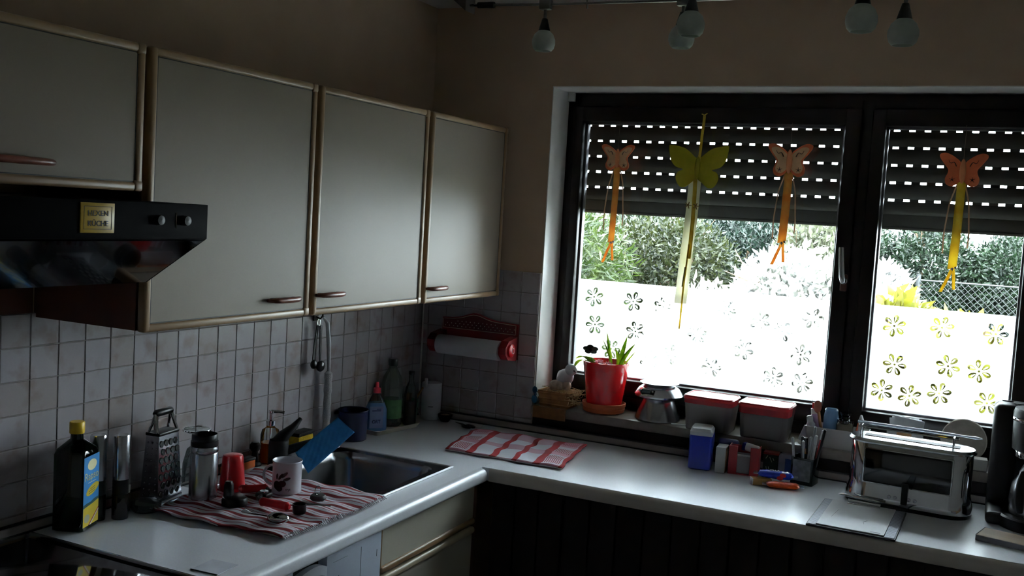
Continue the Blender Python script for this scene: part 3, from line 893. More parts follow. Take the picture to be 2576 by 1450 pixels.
# ------------------------------------------------------------------ ceiling lamps
LM = M('lamp_metal', '#6f6c68', 0.35, metal=0.8, var=0.1)
OPAL = leafmat('opal_glass', '#b4b8b3', '#c2c6c1', 0.35, 20, 0.35)
rail = thing('light_rail', 'grey metal cable light rail strung below the ceiling with angled end plate', 'light rail', (0, 0, 0))
R1 = [(0.46, -0.60, 2.318), (0.712, -0.60, 2.312), (1.133, -0.60, 2.308), (2.4, -0.62, 2.30)]
MB().tube(R1, 0.004, 8).build('cable', LM, rail)
MB().tube([(0.60, -0.80, 2.32), (1.2, -0.80, 2.31), (2.4, -0.80, 2.30)], 0.004, 8).build('cable', LM, rail)
MB().tube([(0.468, -0.60, 2.318), (0.49, -0.60, 2.317)], 0.004, 8).tube([(0.490, -0.60, 2.317), (0.545, -0.60, 2.316)], 0.009, 10).build('tensioner', BLACKM, rail)
MB().loft([[(0.40, -0.63, 2.345), (0.463, -0.63, 2.345), (0.463, -0.63, 2.296)], [(0.40, -0.57, 2.345), (0.463, -0.57, 2.345), (0.463, -0.57, 2.296)]]).build('end_plate', M('plate_brown', '#2c2520', .5), rail, False)
MB().tube([(0.43, -0.60, 2.34), (0.43, -0.60, ZC)], 0.008, 8).tube([(2.39, -0.62, 2.30), (2.39, -0.62, ZC)], 0.006, 8).tube([(2.39, -0.80, 2.30), (2.39, -0.80, ZC)], 0.006, 8).tube([(0.61, -0.80, 2.32), (0.61, -0.80, ZC)], 0.006, 8).build('ceiling_support', LM, rail)
MB().tube([(0.845, -0.60, 2.322), (0.847, -0.60, 2.295)], 0.0025, 6).build('clip', LM, rail)
def lamp(x, y, zc, r, lab, ztop):
    t = thing('spot_lamp', lab, 'lamp', (x, y, zc), 0, 'globe lamps on the light rail')
    k = r / 0.035
    prof = [(0.017 * k, 0.032 * k), (0.028 * k, 0.022 * k), (0.0345 * k, 0.006 * k), (0.035 * k, -0.006 * k), (0.031 * k, -0.020 * k), (0.024 * k, -0.0275 * k)]
    MB().shell(prof + [(p[0] * 0.93, p[1]) for p in prof[::-1]], 24).build('glass_shade', OPAL, t)
    MB().lathe([(0.0165 * k, 0.031 * k), (0.0175 * k, 0.034 * k), (0.008 * k, 0.068 * k), (0.0, 0.068 * k)], 18).build('socket', BLACKM, t)
    MB().tube([(0, 0, 0.066 * k), (0, 0, ztop - zc - 0.012)], 0.005, 8).build('stem', LM, t)
    MB().bb(-0.018, 0.018, -0.012, 0.012, ztop - zc - 0.016, ztop - zc + 0.014, 0.004).build('clamp', LM, t)
lamp(0.715, -0.60, 2.203, 0.0345, 'white glass globe lamp hanging alone by the corner above the paper towel holder', 2.312)
lamp(1.133, -0.60, 2.206, 0.036, 'white glass globe lamp, the lower one of the overlapping pair', 2.308)
lamp(1.215, -0.80, 2.201, 0.036, 'white glass globe lamp, the upper one of the overlapping pair', 2.300)
lamp(1.632, -0.80, 2.203, 0.0375, 'white glass globe lamp above the window mullion', 2.300)
lamp(1.712, -0.62, 2.201, 0.038, 'white glass globe lamp above the narrow sash', 2.302)
# ------------------------------------------------------------------ things on the worktop along the tiled wall
C = 0.9005
AZ = lambda d: math.radians(d)
# oil bottle
GREENG = glass('green_glass', '#0d3a1c', rough=0.03, milk=0.35, milkc='#06140a')
ob = thing('oil_bottle', 'square green glass oil bottle with yellow cap and blue and yellow label', 'bottle', (0.0786, -1.689, C), AZ(21))
sq = lambda h, z, r: rrect(-h, h, -h, h, r, z, 4)
MB().loft([sq(.033, 0, .008), sq(.0375, .004, .008), sq(.0375, .180, .008), sq(.034, .192, .010), sq(.022, .205, .014), sq(.0145, .213, .0144), sq(.0135, .228, .0134)]).build('body', GREENG, ob)
MB().lathe([(.0165, .226), (.0170, .228), (.0170, .251), (.0155, .253), (0, .253)], 24).build('cap', YELLOW, ob)
LB = M('label_blue', '#2f86c8', 0.5, var=0.12); LY = M('label_yellow', '#d6b92c', 0.5, var=0.1)
lt = lambda y, z: frame_T((0.0381, y, z), (0, 1, 0), (0, 0, 1))
lb = MB().bb(0.0374, 0.0379, -.0355, .0355, .012, .176).build('label', LB, ob, False)
def patch(pts, mat, y=0, z=0, dx=0.0, name='label_print', par=None):
    T = frame_T((0.0380 + dx, y, z), (0, 1, 0), (0, 0, 1))
    return link(name, outline_mesh([pts], 0.0002, T), mat, par or lb)
circ = lambda cx, cy, rx, ry, n=20, rot=0: [(cx + rx * math.cos(2 * PI * k / n) * math.cos(rot) - ry * math.sin(2 * PI * k / n) * math.sin(rot), cy + rx * math.cos(2 * PI * k / n) * math.sin(rot) + ry * math.sin(2 * PI * k / n) * math.cos(rot)) for k in range(n)]
patch(circ(0.002, .154, .021, .013), M('label_sun', '#e8dfb0', 0.5))
patch([(-.0355, .058), (-.0355, .012), (.0355, .012), (.0355, .066), (.01, .062)], LY)
patch([(-.0355, .064), (-.0355, .057), (.01, .061), (.0355, .065), (.0355, .071), (.015, .07), (0, .066), (-.02, .066)], M('label_trees', '#1d4a4a', 0.5), dx=0.0001)
patch(circ(.006, .095, .030, .011, rot=.25), LY, dx=0.0001)
patch([(-.012, .012), (.0, .012), (.0355, .036), (.0355, .046)], M('label_red', '#a3242a', 0.5), dx=0.0001)
patch([(-.006, .012), (.0, .012), (.0355, .038), (.0355, .042)], PAPER, dx=0.0002)
patch(circ(-.018, .030, .013, .010), M('label_grey', '#a9a58c', 0.5), dx=0.0001)
text('lettering', 'Rapso', 0.026, M('label_cream', '#d8d0a0', 0.5), lb, lt(0, .128), width=.062)
patch([(-.016, .1125), (.022, .1125), (.022, .1140), (-.016, .1140)], PAPER, dx=0.0001)
for k in range(3):
    patch([(-.006 - .006 * (k > 0), .0995 - k * .005 - .003), (.016, .0995 - k * .005), (.016, .1005 - k * .005), (-.006 - .006 * (k > 0), .1005 - k * .005 - .003)], INK, dx=0.0003)
# two steel mills
for (x, y, h, lab) in ((0.070, -1.617, 0.208, 'slim steel spice mill half hidden behind the oil bottle'), (0.104, -1.578, 0.206, 'slim steel spice mill between the oil bottle and the grater')):
    t = thing('spice_mill', lab, 'spice mill', (x, y, C), 0, 'steel spice mills')
    MB().lathe([(.019, .098), (.0195, .10), (.0195, h - .004), (.0175, h), (0, h)], 26).build('body', STEEL, t)
    MB().lathe([(.0185, .062), (.0188, .063), (.0188, .098), (.018, .099)], 26).build('band', BLACKM, t)
    MB().lathe([(.0185, 0), (.0195, .002), (.0195, .058), (.0185, .062)], 26).build('spice_chamber', STEEL if h < .205 else glass('smoke_glass', '#77736e', milk=.3, milkc='#3a322c'), t)
# glass sugar dish with lid and small jar
GC = glass('clear_dish_glass', '#dfe5e2', milk=0.08, milkc='#c8d0cc')
t = thing('glass_dish', 'low clear glass dish with knobbed lid in front of the grater', 'dish', (0.115, -1.505, C))
MB().shell([(0.001, .003), (.030, .003), (.0365, .012), (.0370, .024), (.0345, .024), (.033, .013), (.028, .006), (0.001, .006)], 28).build('bowl', GC, t)
MB().shell([(.0365, .0245), (.0365, .027), (.020, .034), (.006, .036), (.006, .040), (.009, .046), (.006, .050), (0.001, .051)], 28).build('lid', GC, t)
t = thing('spice_jar', 'tiny spice jar with pale lid behind the glass dish', 'jar', (0.066, -1.533, C))
MB().lathe([(.017, 0), (.018, .002), (.018, .040), (.014, .046), (.014, .048)], 22).build('jar', glass('jar_glass', '#b9aa98', milk=.4, milkc='#4a3a2a'), t)
MB().lathe([(.0165, .047), (.0165, .064), (.015, .066), (0, .066)], 22).build('lid', M('greyish_lid', '#8d8a86', .5), t)
# box grater
gt = thing('box_grater', 'four sided steel box grater with black grip', 'grater', (0.062, -1.402, C), AZ(8))
B0 = [(-.0275, -.05), (.0275, -.05), (.0275, .05), (-.0275, .05)]
def gring(k, z): return [(x * k * (1 - .0), y * k, z) for x, y in B0]
gr0, gr1 = [(x, y, 0.004) for x, y in B0], [(x * .70, y * .80, .175) for x, y in B0]
s = MB(); s.loft([gr0, gr1], caps=False)
s.build('steel_sides', STEEL, gt, False)
MB().bb(-.022, .022, -.042, .042, .172, .181, .003).build('top_cap', BLACKM, gt)
MB().loft([[(x * 1.04, y * 1.02, z) for x, y in B0] for z in (.0, .007)], caps=False).build('foot_rim', STEEL, gt, False)
hol = MB(); rims = MB()
for r in range(7):
    for c in range(4):
        z = .022 + r * .0215
        yv = (-.034 + c * .0225 + (.005 if r % 2 else -.003)) * (1 - .2 * z / .175)
        xv = .0275 * (1 - .30 * z / .175) + .0012
        T = frame_T((xv, yv, z), (0, 1, 0), (-.055, 0, 1))
        hol.lathe([(0, 0.0), (.0066, 0.0), (.0066, .0006), (0, .0006)], 12, T=T, sy=1.25)
        rims.tube([tuple(T @ Vector((.0072 * math.cos(a), .0090 * math.sin(a), .0010))) for a in [PI * k / 8 for k in range(9)]], .0007, 5)
hol.build('grating_hole', BLACKR, gt); rims.build('grating_tooth', CHROME, gt)
sm_ = MB()
for r in range(10):
    for c in range(3):
        z = .02 + r * .015; sm_.ball(((-.018 + c * .018) * (1 - .3 * z / .175), -(.05 * (1 - .2 * z / .175)) - .0005, z), .0022, 6, 4)
sm_.build('fine_tooth', STEEL, gt)
for s_ in (-1, 1):
    MB().tube([(0.014, s_ * .040, .180), (0.006, s_ * .034, .205), (0, s_ * .030, .226)], [.004, .004, .006], 8).tube([(-.014, s_ * .040, .180), (-.006, s_ * .034, .205), (0, s_ * .030, .226)], [.004, .004, .006], 8).build('grip_bracket', CHROME, gt)
MB().tube([(0, -.034, .227), (0, -.028, .229), (0, .028, .229), (0, .034, .227)], [.007, .0095, .0095, .007], 12).build('grip', BLACKM, gt)

# striped cloth on the drainer
def towel_h(x, y):
    return 0.0075 + 0.0030 * math.sin(38 * y + 9 * x) + 0.0020 * math.sin(61 * x - 20 * y) + 0.0018 * math.sin(110 * y + 30 * x)
def stripes_mat():
    m, t, out = new_mat('striped_cloth')
    b = N(t, 'ShaderNodeBsdfPrincipled', Roughness=0.95)
    tc = N(t, 'ShaderNodeTexCoord'); sp = N(t, 'ShaderNodeSeparateXYZ'); t.links.new(tc.outputs['Object'], sp.inputs[0])
    ms = N(t, 'ShaderNodeMath', operation='MULTIPLY'); ms.inputs[1].default_value = 1 / 0.034; t.links.new(sp.outputs['Y'], ms.inputs[0])
    fr = N(t, 'ShaderNodeMath', operation='FRACT'); t.links.new(ms.outputs[0], fr.inputs[0])
    cr = N(t, 'ShaderNodeValToRGB'); cr.color_ramp.interpolation = 'CONSTANT'
    e = cr.color_ramp.elements
    e[0].position, e[0].color = 0.0, lin('#7c1520'); e[1].position, e[1].color = 0.34, lin('#c9c5d2')
    x = e.new(0.66); x.color = lin('#8a3040'); x = e.new(0.74); x.color = lin('#cfcbd6')
    t.links.new(fr.outputs[0], cr.inputs[0]); t.links.new(cr.outputs[0], b.inputs['Base Color'])
    nz = N(t, 'ShaderNodeTexNoise', Scale=700.0); t.links.new(tc.outputs['Object'], nz.inputs['Vector'])
    bp = N(t, 'ShaderNodeBump', Strength=0.5, Distance=0.002); t.links.new(nz.outputs['Fac'], bp.inputs['Height']); t.links.new(bp.outputs[0], b.inputs['Normal'])
    t.links.new(b.outputs[0], out.inputs[0])
    return m
STRIPE = stripes_mat()
st = thing('striped_cloth', 'red and white striped dish cloth spread on the sink drainer', 'cloth', (0.325, -1.295, C + 0.0055))
def tf(u, v):
    x = -0.195 + 0.40 * u; y = -0.205 + 0.41 * v
    x += 0.012 * math.sin(6 * y + 1) * u; y += 0.012 * math.sin(9 * x) + 0.02 * (v - .5) * (u - .5)
    z = towel_h(x, y) + (0.020 * math.exp(-((x + .17) ** 2 + (y - .17) ** 2) / .004))
    if v > .9: z += 0.004 * (v - .9) * 10
    return (x, y, z)
s = MB(); s.sheet(tf, 70, 70)
so = s.build('cloth', STRIPE, st); md = so.modifiers.new('thick', 'SOLIDIFY'); md.thickness = 0.004; md.offset = -1
fg = MB()
for k in range(60):
    p = tf(1.0, (k + .5) / 60)
    fg.tube([(p[0] - .002, p[1], p[2]), (p[0] + .008, p[1] + random.uniform(-.002, .002), .002)], .0013, 5)
fo = fg.build('fringe', M('fringe_thread', '#c4bfca', .9), st); fo['kind'] = 'stuff'
CT = C + 0.0155
# vacuum flask
t = thing('vacuum_flask', 'steel vacuum flask with black neck standing on the striped cloth', 'flask', (0.178, -1.374, CT))
MB().lathe([(.033, 0), (.0355, .003), (.0355, .118), (.034, .121), (.0355, .124), (.0355, .133), (.034, .136), (.034, .138)], 36).build('body', STEEL, t)
MB().shell([(.034, .137), (.0345, .138), (.0345, .150), (.0325, .152), (.0325, .166), (.031, .168), (.029, .166), (.029, .14), (.001, .14)], 36).build('neck', BLACKM, t)
# upside-down footed glass
t = thing('footed_glass', 'clear footed dessert glass turned upside down behind the steel flask', 'glass', (0.095, -1.313, CT + .006))
MB().shell([(.036, .002), (.037, .004), (.034, .06), (.024, .098), (.010, .110), (.0085, .130), (.012, .140), (.034, .147), (.036, .149), (.035, .151), (.001, .152)], 30).build('glass', glass('footed_clear', '#cfd6d8', milk=.2, milkc='#9aa2a6'), t)
MB().tube([(.0355 * math.cos(a), .0355 * math.sin(a), .1495) for a in [2 * PI * k / 24 for k in range(25)]], .003, 6).build('foot_rim', CHROME, t)
# red tumbler
t = thing('tumbler', 'bright red plastic tumbler turned upside down on the striped cloth', 'tumbler', (0.184, -1.270, CT))
MB().shell([(.0335, .0), (.0345, .002), (.0335, .010), (.0275, .086), (.025, .093), (.020, .095), (.001, .095)], 32).build('tumbler', RED, t)
# mug
mg = thing('mug', 'white mug with a dark red flower print standing on the striped cloth', 'mug', (0.312, -1.203, CT))
MUGW = M('mug_glaze', '#d5d4de', .18, var=.02, coat=.4)
MB().shell([(.001, .002), (.036, .0), (.039, .002), (.0395, .006), (.0385, .012), (.0385, .080), (.0400, .085), (.0392, .087), (.0370, .084), (.0355, .078), (.0355, .012), (.001, .008)], 40).build('body', MUGW, mg)
ha = AZ(212)
hp = []
for k in range(11):
    a = -PI / 2 + PI * k / 10
    rr = .037 + .024 * math.cos(a)
    hp.append((rr * math.cos(ha), rr * math.sin(ha), .046 + .026 * math.sin(a)))
MB().tube(hp, [.0052] * 11, 10, flat=.7).build('handle', MUGW, mg)
PR = M('mug_print', '#3a0d14', .3)
def mug_patch(pts, dz=0, rad=.0400):
    """flat print wrapped on the mug wall; pts in (arc metres, z)"""
    me = outline_mesh([pts], 0.0002)
    a0 = AZ(-71)
    for v in me.vertices:
        a = a0 + v.co.x / .0385
        r = rad + v.co.z
        z = v.co.y
        v.co = Vector((r * math.cos(a), r * math.sin(a), z))
    link('flower_print', me, PR, mg)
petal = lambda cx, cz, l, w, rot: circ(cx, cz, l, w, 16, rot)
mug_patch(petal(-.014, .026, .011, .012, 0)); mug_patch(petal(.000, .031, .011, .009, .3)); mug_patch(petal(-.004, .050, .010, .0035, 1.0))
mug_patch(petal(.006, .055, .011, .0038, .75)); mug_patch(petal(-.014, .050, .008, .0032, 1.5)); mug_patch(petal(.012, .044, .010, .0038, .35)); mug_patch(petal(-.007, .018, .009, .008, .2))
cu_T = frame_T((.0392 * math.cos(AZ(-47)), .0392 * math.sin(AZ(-47)), .016), (math.cos(AZ(43)), math.sin(AZ(43)), 0), (0, 0, 1))
text('lettering', 'tryt', 0.011, INK, mg, cu_T, width=.013)
# black stopper with upright spout
t = thing('flask_stopper', 'black plastic flask stopper with upright knob lying on the cloth', 'stopper', (0.288, -1.380, CT), AZ(20))
MB().lathe([(.028, 0), (.032, .003), (.033, .014), (.030, .022), (.022, .026), (0, .027)], 28, sx=1.0, sy=.9).build('body', BLACKM, t)
MB().loft([rrect(-.028, -.004, -.010, .010, .004, .018, 3), rrect(-.027, -.006, -.009, .009, .004, .054, 3), rrect(-.024, -.009, -.007, .007, .004, .062, 3)]).build('knob', BLACKM, t)
# tin opener with red grips
t = thing('tin_opener', 'tin opener with two red grips lying on the striped cloth', 'tin opener', (0.33, -1.305, CT))
def grip(a, b, r, name, mat, par):
    a, b = Vector(a), Vector(b)
    MB().tube([a, a.lerp(b, .08), a.lerp(b, .5), a.lerp(b, .92), b], [r * .5, r, r * .9, r, r * .5], 12).build(name, mat, par)
grip((-.10, .008, .014), (-.048, .062, .014), .0115, 'grip', RED, t)
grip((.008, -.038, .012), (.098, -.034, .012), .0115, 'grip', RED, t)
MB().tube([(-.052, .058, .014), (-.03, .045, .013), (-.012, -.02, .012), (.012, -.036, .012)], .006, 8).box((-.02, .012, .012), (.036, .030, .014), .004).build('head', BLACKM, t)
MB().lathe([(.010, 0), (.011, .001), (.011, .004), (0, .005)], 18).build('cutting_wheel', STEEL, t, loc=(-.02, .012, .019))
# scoop
t = thing('measuring_scoop', 'small black measuring scoop beside the red grips at the cloth edge', 'scoop', (0.455, -1.335, CT), AZ(62))
MB().shell([(.001, .0), (.014, .0), (.0165, .003), (.0175, .024), (.0160, .024), (.0145, .005), (.001, .003)], 22).build('cup', BLACKM, t)
MB().tube([(.016, 0, .021), (.05, 0, .016), (.085, 0, .008)], [.005, .0045, .004], 8, flat=.5).build('handle', BLACKM, t)
# spoon
t = thing('spoon', 'steel spoon lying bowl up at the near edge of the striped cloth', 'spoon', (0.405, -1.425, CT + .002), AZ(5))
s = MB()
s.ball((.05, 0.004, .008), (.030, .020, .013), 18, 10)
s.build('bowl', CHROME, t)
MB().tube([(.028, .004, .007), (.0, .0, .008), (-.03, .004, .006), (-.052, .012, .006)], [.005, .004, .006, .011], 8, flat=.4).build('handle', CHROME, t)
# sink plug
t = thing('sink_plug', 'black rubber sink plug with pull ring lying on the cloth', 'sink plug', (0.424, -1.215, CT))
MB().lathe([(.017, 0), (.021, .004), (.021, .010), (.018, .014), (.005, .016), (0, .016)], 24).build('plug', BLACKR, t)
MB().tube([(.002 * math.cos(a), .010 * math.cos(a) - .002, .026 + .011 * math.sin(a)) for a in [2 * PI * k / 18 for k in range(19)]], .0013, 6).build('pull_ring', CHROME, t)

# tap with cloth
tp = thing('tap', 'black kitchen tap with raised lever behind the mug', 'tap', (0.121, -1.000, C + .003), 0)
BT = M('tap_black', '#08080a', .5, var=.1, spec=.25)
MB().lathe([(.031, 0), (.032, .004), (.030, .010), (.0285, .050), (.0285, .078), (.026, .088), (0, .094)], 28).build('body', BT, tp)
MB().tube([(0, 0, .080), (.008, .010, .098), (.020, .042, .122), (.030, .062, .146)], [.026, .023, .014, .007], 14, flat=.8).build('lever', BT, tp)
MB().tube([(.006, .010, .050), (.030, .046, .062), (.056, .082, .072), (.084, .120, .076), (.092, .130, .060)], [.014, .013, .012, .011, .011], 12).build('spout', BT, tp)
# blue sponge cloth over the spout
def rib_mat():
    m, t, out = new_mat('blue_sponge_cloth')
    b = N(t, 'ShaderNodeBsdfPrincipled', Roughness=0.85); 
    tc = N(t, 'ShaderNodeTexCoord'); nz = N(t, 'ShaderNodeTexNoise', Scale=60.0)
    t.links.new(tc.outputs['Object'], nz.inputs['Vector'])
    cr = N(t, 'ShaderNodeValToRGB'); cr.color_ramp.elements[0].color = lin('#1f6fae'); cr.color_ramp.elements[1].color = lin('#3596d6')
    t.links.new(nz.outputs['Fac'], cr.inputs[0]); t.links.new(cr.outputs[0], b.inputs['Base Color'])
    wv = N(t, 'ShaderNodeTexWave', Scale=28.0, Distortion=0.6); t.links.new(tc.outputs['Object'], wv.inputs['Vector'])
    bp = N(t, 'ShaderNodeBump', Strength=0.35, Distance=0.002); t.links.new(wv.outputs['Fac'], bp.inputs['Height']); t.links.new(bp.outputs[0], b.inputs['Normal'])
    t.links.new(b.outputs[0], out.inputs[0])
    return m
A, B_, C_, D = [Vector(p) for p in ((0.184, -1.002, 0.963), (0.257, -0.902, 1.062), (0.307, -0.884, 1.021), (0.229, -0.997, 0.908))]
# corner points lie on a common leaning plane
bc_ = thing('sponge_cloth', 'folded blue ribbed sponge cloth leaning over the tap spout', 'cloth', (0.2, -0.9, C))
org = Vector((0.2, -0.9, C))
nrm = (B_ - A).cross(D - A).normalized()
def bf(u, v):
    p = A.lerp(B_, u).lerp(D.lerp(C_, u), v) + nrm * (0.006 * math.sin(PI * u) + .002 * math.sin(7 * u + 3 * v))
    return tuple(p - org)
s = MB(); s.sheet(bf, 24, 12)
so = s.build('folded_cloth', rib_mat(), bc_); md = so.modifiers.new('thick', 'SOLIDIFY'); md.thickness = .006; md.offset = -1
# soap dispenser
t = thing('soap_dispenser', 'clear pump dispenser half full of orange soap behind the black tap', 'dispenser', (0.052, -0.953, C + .003))
MB().shell([(.001, .001), (.027, .0), (.029, .003), (.029, .085), (.025, .100), (.013, .108), (.012, .116)], 28).build('bottle', CLEAR, t)
MB().lathe([(.0275, .003), (.0275, .062), (0, .0625)], 28).build('soap', glass('orange_soap', '#e08a1c', milk=.6, milkc='#d27a10'), t)
MB().lathe([(.014, .114), (.014, .128), (.006, .131), (.006, .150), (.010, .152), (.010, .158), (0, .160)], 20).tube([(0, 0, .155), (.018, .012, .156), (.032, .022, .153)], [.006, .005, .004], 8).tube([(0, 0, .11), (0, 0, .01)], .003, 6).build('pump', CHROME, t)
# dish brush and orange packet
t = thing('dish_brush', 'dish brush with black knob handle standing by the tiles next to the dispenser', 'brush', (0.038, -1.003, C + .003))
MB().lathe([(.010, .0), (.013, .012), (.010, .030), (.009, .040), (.0165, .050), (.0165, .062), (.010, .069), (0, .070)], 20).build('handle', BLACKM, t)
MB().lathe([(.020, -.002), (.021, .004), (.016, .010), (0, .011)], 18).build('brush_head', BLACKR, t)
t = thing('sponge_packet', 'flat orange packet lying against the tiles behind the red tumbler', 'packet', (0.045, -1.085, C + .003), 0)
MB().bb(-.014, .014, -.062, .062, 0, .030, .005).build('packet', ORANGE, t)
MB().bb(-.0145, .0145, -.0625, .0625, .022, .032, .003).build('dark_edge', BLACKR, t)
# scouring sponge on a white dish
t = thing('soap_dish', 'white crumpled plastic dish behind the tap under the scouring sponge', 'dish', (0.050, -0.835, C + .003))
MB().loft([rrect(-.026, .026, -.045, .045, .012, 0, 4), rrect(-.032, .032, -.055, .055, .014, .022, 4), rrect(-.029, .029, -.052, .052, .014, .022, 4), rrect(-.022, .022, -.042, .042, .012, .004, 4)]).build('dish', glass('cloudy_plastic', '#ffffff', milk=.8, milkc='#cfd0d4'), t)
t = thing('scouring_sponge', 'yellow sponge with black scouring layer standing behind the blue cloth', 'sponge', (0.050, -0.800, C + .026), AZ(4))
MB().bb(-.020, .020, -.040, .044, 0, .034, .006).build('foam', M('yellow_foam', '#b8960f', .95, var=.2, scale=150, bump=.6), t)
MB().bb(-.021, .021, -.041, .045, .034, .047, .004).build('scourer', M('black_scourer', '#15130f', .95, bump=.8), t)
# navy pot
t = thing('enamel_pot', 'small navy blue enamel pot behind the blue cloth', 'pot', (0.064, -0.535, C))
MB().shell([(.001, .002), (.044, .0), (.048, .003), (.049, .098), (.052, .101), (.0515, .103), (.047, .101), (.0455, .008), (.001, .006)], 36).build('pot', NAVY, t)
MB().tube([(-.0 + .049 * math.cos(AZ(205)) * k_, .049 * math.sin(AZ(205)) * k_, z_) for k_, z_ in ((1, .09), (1.35, .085), (1.5, .065), (1.4, .045), (1, .035))], .005, 8).build('handle', NAVY, t)
# tray with bottles
t = thing('tray', 'cream tray holding the bottles in the corner by the tiles', 'tray', (0.074, -0.325, C), AZ(-8))
MB().loft([rrect(-.046, .046, -.112, .112, .014, 0, 4), rrect(-.056, .056, -.122, .122, .016, .017, 4), rrect(-.053, .053, -.119, .119, .016, .017, 4), rrect(-.043, .043, -.109, .109, .012, .004, 4)]).build('tray', M('cream_tray', '#b8b0a2', .5), t)
TZ = C + .0045
SB = M('soap_blue', '#6f9fd8', .3); SLB = M('soap_label', '#8694bf', .5)
t = thing('dish_soap_bottle', 'dish soap bottle with pink cap and pale blue label beside the navy pot', 'bottle', (0.058, -0.385, TZ), AZ(-42))
MB().loft([rrect(-.020, .020, -.036, .036, .016, 0, 5), rrect(-.022, .022, -.039, .039, .018, .010, 5), rrect(-.022, .022, -.038, .038, .018, .075, 5), rrect(-.018, .018, -.028, .028, .015, .100, 5)]).build('body', glass('blue_soap', '#b4d2f4', milk=.8, milkc='#7fa8dc'), t)
MB().loft([rrect(-.018, .018, -.028, .028, .015, .100, 5), rrect(-.013, .013, -.016, .016, .012, .126, 5), rrect(-.010, .010, -.010, .010, .0095, .135, 5)]).build('shoulder', glass('clear_plastic', '#e4ece8', milk=.15, milkc='#b8c4c0'), t)
MB().lathe([(.0125, .133), (.0130, .135), (.0125, .150), (.007, .153), (.006, .168), (.005, .171), (0, .171)], 20).build('cap', M('pink_cap', '#d8344c', .35), t)
lb2 = MB().bb(.0222, .0228, -.028, .020, .012, .088).build('label', SLB, t, False)
text('lettering', 'ORT', .018, M('soap_ink', '#1c2460', .5), lb2, frame_T((.0231, -.004, .034), (0, 1, 0), (0, 0, 1)), width=.030)
MB().bb(.0228, .0231, -.020, .012, .072, .0745).bb(.0228, .0231, -.004, .012, .078, .080).build('label_print', M('soap_ink', '#1c2460', .5), lb2, False)
t = thing('vinegar_bottle', 'large clear plastic bottle with black cap and green label on the tray', 'bottle', (0.054, -0.280, TZ))
MB().shell([(.001, .002), (.034, .0), (.038, .005), (.038, .075), (.036, .080), (.038, .085), (.038, .150), (.034, .175), (.016, .208), (.0135, .214), (.0135, .222)], 32).build('body', glass('pet_bottle', '#e8f0ec', milk=.35, milkc='#b4c0ba'), t)
MB().lathe([(.0165, .218), (.017, .220), (.017, .240), (.0155, .243), (0, .243)], 24).build('cap', M('black_green_cap', '#0c1a14', .4), t)
MB().shell([(.0386, .030), (.0386, .098)], 32).build('label', M('green_label', '#4d7a4a', .55, var=.25, scale=40), t)
t = thing('oil_flask', 'narrow glass flask with brown liquid on the tray next to the green cup', 'bottle', (0.100, -0.224, TZ))
MB().shell([(.001, .002), (.022, .0), (.024, .003), (.024, .110), (.020, .135), (.009, .160), (.009, .186)], 24).build('body', glass('flask_glass', '#cfdcda', milk=.05), t)
MB().lathe([(.0225, .003), (.0225, .085), (0, .0855)], 24).build('liquid', glass('brown_liquid', '#7a3a12', milk=.6, milkc='#5a2208'), t)
MB().lathe([(.0105, .184), (.0105, .196), (0, .197)], 16).build('stopper', BLACKM, t)
# green cup with brushes
t = thing('cup', 'mint green plastic cup holding brushes in the corner', 'cup', (0.050, -0.138, C))
MB().shell([(.001, .002), (.022, .0), (.0235, .003), (.028, .078), (.0265, .078), (.022, .005), (.001, .004)], 28).build('cup', M('mint_plastic', '#6fb498', .4, var=.06), t)
t = thing('wooden_brush', 'wooden nail brush standing in the mint green cup', 'brush', (0.042, -0.146, C + .006), AZ(30))
MB().bb(-.006, .006, -.018, .016, .04, .098, .005).build('back', WOOD, t)
MB().bb(.006, .014, -.015, .013, .05, .094, .002).build('bristles', M('bristle', '#8a6a44', .9), t)
t = thing('bottle_brush', 'thin stick leaning out of the mint green cup', 'stick', (0.044, -0.14, C + .006))
MB().tube([(0, 0, 0), (-.006, -.008, .10), (-.012, -.012, .150)], .0016, 6).tube([(.004, 0, 0), (.002, -.006, .09), (-.002, -.009, .125)], .0016, 6).build('stick', M('pale_stick', '#b0a090', .6), t)
t = thing('toothbrush', 'old toothbrush with white head leaning from the mint green cup over the white canister', 'brush', (0.062, -0.134, C + .006))
MB().tube([(-.01, -.006, .01), (.006, .0, .075), (.030, .010, .120)], .0042, 8).build('handle', M('tan_handle', '#b08448', .5), t)
MB().box((.040, .014, .138), (.012, .010, .036), .004, T=Matrix.Identity(4)).build('head', WHITEP, t)
# white canister
t = thing('canister', 'white round canister standing in the corner under the paper towels', 'canister', (0.098, -0.068, C))
MB().lathe([(.035, 0), (.037, .002), (.037, .136), (.035, .139), (0, .140)], 36).build('body', M('canister_white', '#c9cbd4', .5), t)
MB().tube([(.0372 * math.cos(AZ(q)), .0372 * math.sin(AZ(q)), .052) for q in (-76, -69, -62, -55, -48)], .0012, 5).build('label_print', INK, t)
# small dark bowl
t = thing('bowl', 'tiny dark bowl beside the white canister', 'bowl', (0.165, -0.075, C))
MB().shell([(.001, .001), (.015, .0), (.025, .016), (.0275, .028), (.026, .029), (.022, .016), (.012, .004), (.001, .004)], 26).build('bowl', M('brown_bowl', '#1d1512', .35), t)
MB().ball((0, 0, .020), (.022, .022, .008), 14, 7).build('salt', M('salt_grey', '#a9a59c', .9), t)
